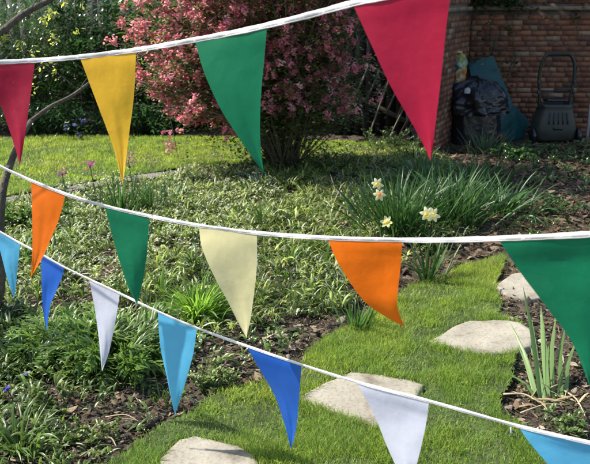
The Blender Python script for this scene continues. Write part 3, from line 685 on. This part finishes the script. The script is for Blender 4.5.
bigtree(-1.1, 10.6, 6.4, 1.7, 5.0, 11000, 'unseen broad tree shading the back right corner, its trunk behind the pink bush')

# bare twiggy shrubs in front of the fence
for k, (x, lab) in enumerate([(-4.2, 'bare grey twiggy shrub before the fence at the far left'), (-3.0, 'bare grey twiggy shrub before the fence, right of the tree limb')]):
    base = np.array([x, 10.85, 0.]); m = M()
    for L, rr in branchset(base, 34, 1.95, .75, .22, .012, .05, seed=40 + k):
        m.add(*tube(L, np.linspace(rr, rr * .3, 16), 5))
        for j in range(9):
            p = L[rng.integers(5, 16)]; d = rng.normal(size=3) * np.array([.22, .12, .15]) + (0, 0, .12)
            m.add(*tube(smoothline([p, p + d * .5 + (0, 0, .02), p + d], 5), np.linspace(.004, .0015, 5), 4))
    tag(m.build('bare_shrub', m_graytwig, loc=base), lab, 'bush')

# ------------------------------------------------------------------ fence at the back left
t = thing('wooden_fence', (-3, 11.3, 0), 'weathered grey board fence behind the dark shrubs', 'fence')
x = -7.; m = M()
while x < .6:
    wv = .145; m.add(*box((x, 11.28 + rng.random() * .006, .02), (x + wv, 11.30 + rng.random() * .004, 1.85 + rng.random() * .01)), np.array([.075, .07, .062]) * U(1, .7, 1.25)[0]); x += wv + .006
m.build('boards', m_fence, t, smooth=False)
for zz in (.4, 1.5): M().add(*box((-7, 11.303, zz), (.6, 11.36, zz + .09)), (.15, .14, .12)).build('rail', m_fence, t, smooth=False)
for xx in np.arange(-6.8, .6, 1.8): M().add(*box((xx, 11.362, -.1), (xx + .09, 11.45, 1.9)), (.15, .14, .12)).build('post', m_fence, t, smooth=False)

# ------------------------------------------------------------------ brick walls
def brickwall(a, b, z0, z1, thick, label, name='brick_wall', ledge=1.42):
    a = np.array([*a, 0.]); b = np.array([*b, 0.]); d = b - a; Ln = np.linalg.norm(d); d /= Ln; nrm = np.array([d[1], -d[0], 0])   # faces the camera
    t = thing(name, (a + b) / 2, label, 'wall')
    def obx(u0, u1, n0, n1, za, zb):
        V, Fq = box((0, 0, 0), (1, 1, 1)); W = []
        for v in V: W.append(a + d * (u0 + (u1 - u0) * v[0]) + nrm * (n0 + (n1 - n0) * v[1]) + np.array([0, 0, za + (zb - za) * v[2]]))
        return np.array(W), Fq
    M().add(*obx(0, Ln, -thick, -.006, z0, z1)).build('mortar', m_mortar, t, smooth=False)
    m = M(); z = z0; row = 0; pal = np.array([(.21, .085, .046)] * 4 + [(.24, .105, .058)] * 3 + [(.16, .07, .043)] * 3 + [(.21, .115, .07), (.11, .055, .04), (.26, .17, .11)])
    while z + .05 <= z1 + .001:
        if not (ledge - .035 < z + .025 < ledge + .045):
            u = -(.1125 * (row % 2) + .06 * rng.random()); k = 0
            while u < Ln:
                L = .165 if rng.random() < .62 else .078
                u0 = max(0, u); u1 = min(Ln, u + L)
                if u1 - u0 > .02:
                    pr = rng.random() * .006; V, Fq = obx(u0, u1, -.03, pr, z, z + .047 + rng.random() * .002)
                    V[:, 2] += rng.normal() * .0015; c = pal[rng.integers(0, len(pal))] * U(1, .82, 1.18)[0] * (.7 + .6 * fbm(np.array([u0 * 1.5 + a[1]]), np.array([z * 2.5]), 12)[0])
                    m.add(V, Fq, c)
                u += L + .011; k += 1
        z += .058; row += 1
    m.build('bricks', m_brick, t, smooth=False)
    m = M(); u = 0
    while u < Ln:
        L = .45 + rng.random() * .1; m.add(*obx(u, min(Ln, u + L), -.02, .045, ledge - .012, ledge + .026 + rng.random() * .004)); u += L + .006
    m.build('ledge', m_coping, t, smooth=False)
    m = M(); u = 0
    while u < Ln:
        m.add(*obx(u, min(Ln, u + .22), -thick - .03, .03, z1 + .001, z1 + .06)); u += .226
    m.build('coping', m_coping, t, smooth=False)
    return t
brickwall((1.99, 9.52), (6.2, 9.52), -.03, 1.57, .22, 'long red-brown brick wall in shade behind the mower')
brickwall((1.45, 8.35), (1.97, 9.50), -.03, 1.87, .20, 'short brick side wall running back beside the rubbish bag', ledge=1.42)

# ------------------------------------------------------------------ shed and pallet
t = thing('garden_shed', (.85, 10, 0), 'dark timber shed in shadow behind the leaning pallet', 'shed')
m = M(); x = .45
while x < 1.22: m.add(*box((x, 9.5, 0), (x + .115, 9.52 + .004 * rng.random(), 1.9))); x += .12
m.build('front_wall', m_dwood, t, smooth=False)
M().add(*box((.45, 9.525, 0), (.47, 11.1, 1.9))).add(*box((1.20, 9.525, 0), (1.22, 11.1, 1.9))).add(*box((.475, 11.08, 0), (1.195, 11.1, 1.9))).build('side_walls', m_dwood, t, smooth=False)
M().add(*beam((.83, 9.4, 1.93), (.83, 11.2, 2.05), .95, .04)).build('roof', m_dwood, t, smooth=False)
pb = G(385, 143); t = thing('wooden_pallet', (pb[0], 8.9, 0), 'dark slatted wooden pallet leaning on its side in front of the shed', 'pallet')
A = at(352, 93, 9.0); B_ = at(424, 131, 8.9); up = np.array([.14, .05, .30]); m = M()
M().add(*beam(A, B_, .05, .04)).build('rail', m_fencedark, t, smooth=False)
M().add(*beam(A + up, B_ + up, .05, .04)).build('rail', m_fencedark, t, smooth=False)
for k in range(7):
    p = A + (B_ - A) * (k + .3) / 7.; M().add(*beam(p + (0, -.04, -.01), p + up * 1.05 + (0, -.04, 0), .018, .075, up=(0, 1, 0))).build('slat', surf('slat_wood', (.07, .06, .05), rough=.8, noise=.4, nscale=15) if k == 0 else bpy.data.materials['slat_wood'], t, smooth=False)
for q in (.12, .75):
    p = A + (B_ - A) * q; gz = np.array([p[0] + .08, p[1] - .02, 0]); M().add(*beam(p, gz, .04, .04, up=(0, 1, 0))).build('leg', m_dwood, t, smooth=False)
for i, (a_, b_, lab) in enumerate([((370, 131), (389, 80), 'pale garden cane leaning furthest left across the pallet'), ((387, 141), (406, 104), 'garden cane leaning beside the big red pennant, second from the left'), ((394, 143), (412, 112), 'garden cane third from the left by the pallet'), ((400, 141), (417, 117), 'shortest garden cane by the pallet')]):
    p0 = G(*a_) if False else at(a_[0], a_[1], 8.7); p0[2] = max(0, p0[2] - .02); p1 = at(b_[0], b_[1], 8.83)
    tag(M().add(*tube(smoothline([p0, (p0 + p1) / 2 + (0, 0, .005), p1], 8), .009, 7)).build('garden_cane', m_cane, loc=p0), lab, 'cane', 'canes leaning on the pallet')

# ------------------------------------------------------------------ clutter by the wall
def lump(c, rx, ry, h, seed, top=.55, cr=.05, nu=64, nv=40):
    u = np.arange(nu) / nu * 6.283; v = np.linspace(0, 1, nv); Uu, Vv = np.meshgrid(u, v, indexing='ij')
    rad = np.where(Vv < top, 1 - .08 * Vv, (1 - .08 * Vv) * np.sqrt(np.clip(1 - ((Vv - top) / (1 - top)) ** 2.2, 0.0, 1)))
    cx, cy = np.cos(Uu), np.sin(Uu)
    nz = np.abs(fbm(cx * 4 + 7 + Vv * 1.3, cy * 4 + Vv * 1.6 + 9, seed, 4) - .47) * 5
    nz2 = np.abs(fbm(cx * 6 + 3 + Vv * 4, cy * 6 + Vv * 3 + 20, seed + 9, 3) - .45) * 4
    rad = rad * (1 + cr * 2 * (nz - .5)) + cr * .5 * (nz2 - .4)
    X = c[0] + cx * rx * rad; Y = c[1] + cy * ry * rad; Z = c[2] + Vv * h * (1 + cr * .8 * (nz - .5))
    V = np.stack([X, Y, Z], -1).reshape(-1, 3); i, j = np.meshgrid(np.arange(nu), np.arange(nv - 1), indexing='ij'); a = (i * nv + j).ravel(); b2 = (((i + 1) % nu) * nv + j).ravel()
    return V, np.stack([a, b2, b2 + 1, a + 1], 1)
c0 = at(475, 135, 8.95); c0[2] = 0
t = thing('rubbish_bag', c0, 'bulging black plastic rubbish bag over a bin in the wall corner', 'rubbish bag')
M().add(*lump(c0, .27, .24, .50, 5, top=.8, cr=.02)).build('bin', m_black, t)
M().add(*lump(c0 + np.array([-.01, -.02, .34]), .30, .27, .36, 11, top=.3, cr=.13)).build('bag', m_black, t)
lb = M(); pc = c0 + np.array([-.17, -.27, .58]); lb.add(*lump(pc, .035, .02, .06, 3, cr=.1, nu=16, nv=10), (.32, .32, .36)); lb.build('paper_scrap', m_cbag, t)
c1 = at(459, 78, 9.0); t = thing('compost_sack', c1, 'folded green, yellow and white printed sack standing on the rubbish bag', 'sack')
V, Fq = lump(c1 + np.array([0, 0, -.05]), .075, .05, .30, 23, top=.4, cr=.14, nu=40, nv=30)
zz = (V[:, 2] - c1[2]) / .25; pn = vnoise(V[:, 0] * 28 + 5, V[:, 2] * 22, 8)
col = np.where((pn > .62)[:, None], (.55, .5, .06), np.where((pn > .45)[:, None], (.12, .30, .05), np.where((pn > .25)[:, None], (.45, .5, .42), (.05, .16, .10))))
col[(zz < .38) & (pn > .4)] = (.55, .20, .03); col[(zz > .9)] = (.5, .5, .2)
M().add(V, Fq, np.array(col) * .6).build('sack_body', m_cbag, t)
M().add(*tube(smoothline([c1 + (-.03, 0, .2), c1 + (-.05, 0, .27), c1 + (.02, 0, .27)], 8), .012, 6), (.45, .42, .12)).build('sack_tie', m_cbag, t)
# timber stake in corner
p0 = at(466, 80, 9.35); p0[2] = 0; p0[0] -= -.12; p1 = at(457, 22, 9.42)
tag(M().add(*beam(p0, p1, .035, .03, up=(0, 1, 0))).build('timber_stake', m_cane, loc=p0, smooth=False), 'thin brown timber stake leaning in the corner of the walls', 'stake')
# teal sheet
pts = dict(a=at(469, 63, 9.40), b=at(493, 55.5, 9.42), c=at(513, 105, 9.2), d=at(530, 121, 9.3), e=at(523, 137.5, 9.2), f=at(486, 138, 8.98), g=at(474, 100, 9.15), h=at(505, 85, 9.32))
for k in 'ef': pts[k][2] = .005
import bmesh
bm = bmesh.new(); bv = {k: bm.verts.new(v) for k, v in pts.items()}
for f_ in ('abhg', 'ghcf', 'cde', 'cef'): bm.faces.new([bv[k] for k in f_])
bmesh.ops.subdivide_edges(bm, edges=bm.edges[:], cuts=7, use_grid_fill=True)
bmesh.ops.triangulate(bm, faces=bm.faces[:])
for v in bm.verts: v.co.y += (fbm(np.array([v.co.x * 8]), np.array([v.co.z * 5]), 4)[0] - .5) * .05
me = bpy.data.meshes.new('tarpaulin'); bm.to_mesh(me); bm.free(); me.materials.append(m_teal); 
o = bpy.data.objects.new('tarpaulin', me); C.objects.link(o); tag(o, 'teal plastic sheet folded over and leaning on the brick wall', 'tarpaulin')
so = o.modifiers.new('s', 'SOLIDIFY'); so.thickness = .015; so.offset = 1
# mower
mb = at(552, 137, 9.05); mb[2] = 0
t = thing('lawn_mower', mb, 'dark lawn mower with upright looped handle standing against the brick wall', 'mower')
def loft(secs, ns=28):
    V = []
    for (z, hx, hy, cy, pw) in secs:
        for k in range(ns):
            a = k / ns * 6.283; c, s = math.cos(a), math.sin(a)
            V.append(mb + np.array([hx * math.copysign(abs(c) ** pw, c), cy + hy * math.copysign(abs(s) ** pw, s), z]))
    Fq = [(i * ns + k, i * ns + (k + 1) % ns, (i + 1) * ns + (k + 1) % ns, (i + 1) * ns + k) for i in range(len(secs) - 1) for k in range(ns)]
    return V, Fq
M().add(*loft([(.03, .0, .0, 0, .5), (.03, .20, .15, 0, .5), (.06, .225, .17, 0, .5), (.16, .232, .18, 0, .5), (.25, .215, .17, 0, .45), (.36, .175, .15, .0, .4), (.385, .165, .145, 0, .4), (.40, .17, .15, 0, .4), (.425, .165, .148, 0, .4), (.43, .14, .12, 0, .4), (.36, .13, .11, 0, .4), (.33, .0, .0, 0, .4)])).build('body', m_mower, t)
M().add(*loft([(.45, .0, .0, .0, .45), (.455, .125, .10, .0, .45), (.475, .13, .105, .0, .45), (.485, .11, .09, .0, .45), (.487, 0, 0, 0, .45)])).build('lid', m_black, t)
hp = lambda x, z, y=.02: mb + np.array([x, y, z])
hl = [hp(-.165, .36), hp(-.17, .5), hp(-.19, .68), hp(-.185, .80), hp(-.17, .88), hp(-.13, .945), hp(-.11, .955), hp(.11, .955), hp(.13, .945), hp(.17, .88), hp(.185, .80), hp(.19, .68), hp(.17, .5), hp(.165, .36)]
M().add(*tube(smoothline(hl, 60), .018, 8)).build('handle', m_tube, t)
M().add(*tube([hp(-.178, .56), hp(0, .56), hp(.178, .56)], .008, 8)).build('crossbar', m_tube, t)
for sx in (-1, 1):
    for z_ in (.53, .64): M().add(*lump(hp(sx * .195, z_, -.0), .018, .018, .045, 2, cr=0, nu=10, nv=8)).build('knob', m_black, t)
    M().add(*tube([hp(sx * .23, .085, -.10), hp(sx * .265, .085, -.10)], .085, 20)).build('wheel', m_black, t)
M().add(*box(mb + (-.05, -.185, .16), mb + (.05, -.172, .19))).build('latch', m_black, t)
for sx in (-.09, -.045, .0, .045, .09): M().add(*tube([hp(sx, .345, -.158), hp(sx * 1.1, .27, -.176), hp(sx * 1.15, .22, -.182)], .006, 6)).build('vent_rib', m_black, t)
M().add(*tube(smoothline([hp(.15, .93), hp(.21, .80), hp(.17, .66), hp(.21, .5), hp(.19, .36), hp(.10, .34, -.1)], 30), .006, 6)).build('cable', m_black, t)
# grey post at right edge (drainpipe/prop)
p0 = at(587, 137, 9.2); p0[2] = 0; p1 = at(589, 96, 9.4)
tag(M().add(*beam(p0, p1 + (.04, 0, .3), .03, .02, up=(0, 1, 0))).build('metal_prop', m_steel, loc=p0, smooth=False), 'grey metal prop leaning on the brick wall at the right edge', 'prop')

# ------------------------------------------------------------------ small things on the ground
def stick(a_, b_, r, label, mat=m_cane, name='fallen_stick', mid=.015):
    p, q = G(*a_), G(*b_); p[2] = .022; q[2] = .026
    o = M().add(*tube(smoothline([p, (p + q) / 2 + (.01, .01, mid), q], 10), np.linspace(r, r * .5, 10), 6)).build(name, mat, loc=p)
    tag(o, label, 'stick')
m_pstick = surf('dry_stalk', (.36, .29, .19), rough=.7, noise=.3)
stick((100, 432), (140, 427), .003, 'long thin stick lying on the soil left of the grass path', m_pstick)
stick((46, 449), (85, 438), .003, 'dark stick lying in the bottom left soil', m_cane)
stick((99, 444), (117, 453), .004, 'pale short stick at the edge of the grass path', m_pstick)
stick((106, 422), (140, 428), .003, 'pale stick crossing the long thin one', m_pstick)
stick((80, 462), (112, 451), .003, 'thin pale stick at the bottom edge below the soil', m_pstick)
stick((328, 222), (354, 198), .004, 'pale stalk leaning over the leaves under the bush', m_pstick, mid=.18)
stick((503, 399), (540, 409), .005, 'curled pale stem lying in front of the iris', m_pstick)
stick((520, 418), (566, 411), .004, 'dry stem lying below the iris on the soil', m_pstick)
stick((563, 395), (586, 425), .004, 'pale bent stem right of the iris', m_pstick)
for (x, y, s, c, lab) in [(78, 405, .014, (.42, .22, .12), 'small orange-pink pebble on the dark soil'), (548, 392, .013, (.35, .24, .17), 'pinkish pebble at the foot of the iris'), (496, 408, .012, (.3, .22, .15), 'tan pebble at the grass edge near the iris')]:
    g = G(x, y); g[2] = .012; V, Fq = lump(g, s, s * .8, s * 1.0, 3, top=.3, cr=.08, nu=16, nv=10); tag(M().add(V, Fq, c).build('pebble', m_litter, loc=g), lab, 'pebble')
g = G(512, 444); g[2] = .03; t = thing('garden_peg', g, 'small metal peg with a dark ring stuck in the grass', 'peg')
M().add(*tube([g + (0, 0, -.03), g + (-.004, .003, .01), g + (-.008, .006, .035)], .0035, 8)).build('pin', m_steel, t)
a = np.linspace(0, 6.283, 20); M().add(*tube(np.column_stack([g[0] + .018 * np.cos(a), g[1] + .018 * np.sin(a), np.full(20, .042)]), .003, 6, cap=False)).build('ring', m_black, t)

# ------------------------------------------------------------------ bunting
ROWS = [
    ('top string of bunting with red, yellow, green and red pennants',
     [(-120, 64, 2.9), (-60, 64, 2.8), (-18, 63, 2.7), (35, 60.5, 2.62), (80, 57, 2.52), (137, 50, 2.4), (195, 40, 2.25), (230, 33.5, 2.15), (267, 25.5, 2.05), (310, 15, 1.95), (353, 3.5, 1.85), (400, -6, 1.75), (452, -17, 1.65), (520, -34, 1.55), (600, -56, 1.45)], .0138,
     [('red', [(-18, 64), (-9, 84), (0, 104), (8, 126), (16, 151)], [(35, 62), (31, 92), (27, 122), (23, 148)], (19.8, 166)),
      ('yellow', [(80, 58), (89, 82), (98, 106), (106, 127), (114, 150)], [(136, 51), (135, 80), (133, 105), (130, 127), (126, 160)], (122.6, 184)),
      ('green', [(195, 41), (204, 72), (219, 106), (233, 129), (248, 151)], [(267, 27), (264, 62), (261, 95), (260, 130), (261.5, 155)], (264, 174)),
      ('red', [(353, 5), (370, 42), (390, 85), (410, 120), (424, 146)], [(452, -16), (446, 30), (441, 78), (436, 120), (433, 146)], (430.5, 161))]),
    ('middle string of bunting with orange, green, cream, orange and green pennants',
     [(-90, 116, 3.2), (-40, 143, 3.0), (0, 166, 2.85), (30, 180, 2.77), (64, 193.5, 2.68), (105, 206, 2.58), (149, 216, 2.46), (199, 225.5, 2.33), (257, 233, 2.18), (328, 238, 2.0), (401, 240, 1.84), (450, 240, 1.73), (499, 238.5, 1.63), (560, 236, 1.5), (618, 232, 1.4), (700, 222, 1.3), (790, 206, 1.2)], .0112,
     [('orange', [(31, 181), (32, 208), (32.3, 230), (32.3, 250), (31.5, 265)], [(65.5, 195), (58.6, 220), (51, 238), (43.4, 256), (37, 267)], (31, 277)),
      ('green', [(105, 207), (111, 230), (117, 253), (122, 269), (129, 289)], [(149, 217), (148.4, 235), (146.8, 255), (144, 274), (140.7, 291)], (137, 304)),
      ('cream', [(199, 226), (202, 248), (215, 278), (226, 298), (238, 322)], [(257, 234), (257, 263), (255, 285), (252.6, 305), (250, 322)], (246.5, 338)),
      ('orange', [(328, 239), (333, 252), (341, 268), (364, 301), (388, 318)], [(402, 241), (401, 262), (398.5, 285), (397, 303), (400, 316)], (405, 327)),
      ('green', [(499, 240), (512, 260), (526, 280), (549, 310), (573, 344)], [(618, 234), (614, 270), (609, 305), (602, 340), (596, 366)], (590.5, 388))]),
    ('lowest string of bunting with light blue, blue and white pennants',
     [(-110, 165, 3.6), (-50, 202, 3.4), (-10, 226, 3.25), (20, 243, 3.15), (41, 254, 3.08), (64, 267, 3.0), (89, 279, 2.9), (120, 293.5, 2.8), (158, 311.5, 2.68), (197, 328, 2.55), (247, 346, 2.38), (301, 364.5, 2.2), (357, 382, 2.03), (429, 401, 1.84), (475, 414, 1.74), (520, 426.5, 1.66), (560, 436, 1.58), (606, 446, 1.5), (680, 460, 1.4), (760, 474, 1.3)], .0086,
     [('sky', [(-10, 227), (-3, 240), (3, 262), (7, 278), (11, 290)], [(20, 245), (19, 256), (17.6, 268), (16.6, 280), (15.5, 290)], (14, 299.5)),
      ('blue', [(41, 256), (41.2, 270), (41.8, 287), (42.6, 305), (44.5, 320)], [(63.8, 268), (63, 274), (57.5, 288), (50.5, 305), (48, 320)], (46.5, 332)),
      ('white', [(89.5, 280.5), (92, 294), (95, 310), (98, 332), (100, 350)], [(119.7, 295), (117, 312), (114, 329), (110, 348), (106.5, 360)], (102, 371.5)),
      ('sky', [(158, 313), (159, 332), (161, 351), (167, 378), (171, 398)], [(196.6, 329), (195, 343), (192.5, 357), (185, 384), (180, 400)], (175, 415)),
      ('blue', [(247, 347.5), (260, 370), (274, 394), (283, 419), (288, 437)], [(301.5, 366), (300, 385), (298.5, 405), (296.5, 426), (294, 438)], (291, 449)),
      ('white', [(357, 383.5), (374, 414), (386, 444), (396, 466), (402, 478)], [(429, 402), (426, 424), (420, 452), (415, 470), (411, 482)], (406, 492)),
      ('sky', [(519, 427.5), (530, 443), (546, 462), (560, 478), (572, 490)], [(606, 447), (602, 465), (597, 480), (591, 493), (586, 502)], (579, 510))])]
NAMEC = {'red': 'crimson pennant', 'yellow': 'yellow pennant', 'green': 'green pennant', 'orange': 'orange pennant', 'cream': 'cream pennant', 'sky': 'light blue pennant', 'blue': 'royal blue pennant', 'white': 'white pennant'}
for ri, (lab, line, tw_, pens) in enumerate(ROWS):
    line = np.array(line, float)
    P3 = np.array([at(*p) for p in line]); t = thing('bunting', P3[len(P3) // 2], lab, 'bunting', 'strings of bunting across the garden')
    L = smoothline(P3, 620); n = len(L); T = np.gradient(L, axis=0); T /= np.linalg.norm(T, axis=1)[:, None]
    nrm = np.cross(T, [0, 0, 1.]); nrm /= np.linalg.norm(nrm, axis=1)[:, None]; up = np.cross(nrm, T)
    s_ = np.arange(n); tilt = .16 * np.sin(s_ * .06 + ri) + .08 * np.sin(s_ * .16); upt = up * np.cos(tilt)[:, None] + nrm * np.sin(tilt)[:, None]; nt_ = np.cross(T, upt)
    wv = tw_ * (1.05 + .06 * np.sin(s_ * .23 + ri * 2) + .03 * np.sin(s_ * .6)); wv = wv[:, None] / 2; th = .0009
    sg = 1.0 if nt_[n // 2][1] < 0 else -1.0; fr = nt_ * sg
    st = (.00025 + .0006 * (np.sin(s_ * 1.9) > -.3))[:, None]; pk = (.0004 * np.sin(s_ * .37 + ri))[:, None]
    V = np.stack([L - upt * wv - fr * .001, L - upt * wv + fr * .0008, L - upt * wv * .66 + fr * (.0013 + pk), L - upt * wv * .56 + fr * (.0013 - st), L - upt * wv * .46 + fr * (.0014 + pk),
                  L + upt * wv * .85 + fr * .0015, L + upt * wv + fr * .0004, L + upt * wv * .9 - fr * .0012], 1).reshape(-1, 3); ns = 8
    Fq = [(i * ns + k, i * ns + (k + 1) % ns, (i + 1) * ns + (k + 1) % ns, (i + 1) * ns + k) for i in range(n - 1) for k in range(ns)]
    cs_ = (L - np.array([0, 0, CAMZ])); Lpx = 295 + F * cs_[:, 0] / (cs_[:, 1] * cp - cs_[:, 2] * sp)
    M().add(V, Fq).build('tape', m_tape, t)
    for pi, (cn, le, re, tip) in enumerate(pens):
        dY = lambda x: np.interp(x, line[:, 0], line[:, 2])
        ln_ = smoothline(np.array([(*p, 0) for p in le] + [(*tip, 0)], float), 27)[:, :2]; rn_ = smoothline(np.array([(*p, 0) for p in re] + [(*tip, 0)], float), 27)[:, :2]
        nu = 13; V = []
        y0l, y0r = dY(le[0][0]), dY(re[0][0]); ph = rng.random() * 6
        for i in range(27):
            v = i / 26
            for k in range(nu):
                u = k / (nu - 1); px = ln_[i] * (1 - u) + rn_[i] * u
                if i == 0:
                    px = px + (0, -.3)
                Yd = (y0l * (1 - u) + y0r * u) * (1 - v) + (y0l + y0r) / 2 * v
                Yd += (.0035 * math.sin(u * 4 + v * 3.0 + ph) + .0025 * math.sin(v * 5 + ph * 2 + u * 2) + .0005 * math.sin(u * 15 - v * 6 + ph) + .0022 * abs(math.sin(u * 3 + v * 4 + ph * 3)) * (1 - v)) * min(1, v * 3) + .012 * v * math.sin(ph)
                kk = max(0, 1 - v * 7); Yd = Yd * (1 - kk) + (np.interp(px[0], Lpx, L[:, 1]) + .0006) * kk
                V.append(at(px[0], px[1], Yd))
        Fq = [(i * nu + k, i * nu + k + 1, (i + 1) * nu + k + 1, (i + 1) * nu + k) for i in range(26) for k in range(nu - 1)]
        o = M().add(V, Fq).build('pennant', FL[cn], t); o['label'] = NAMEC[cn]
for o in bpy.data.objects:
    if '_loc' in o: del o['_loc']
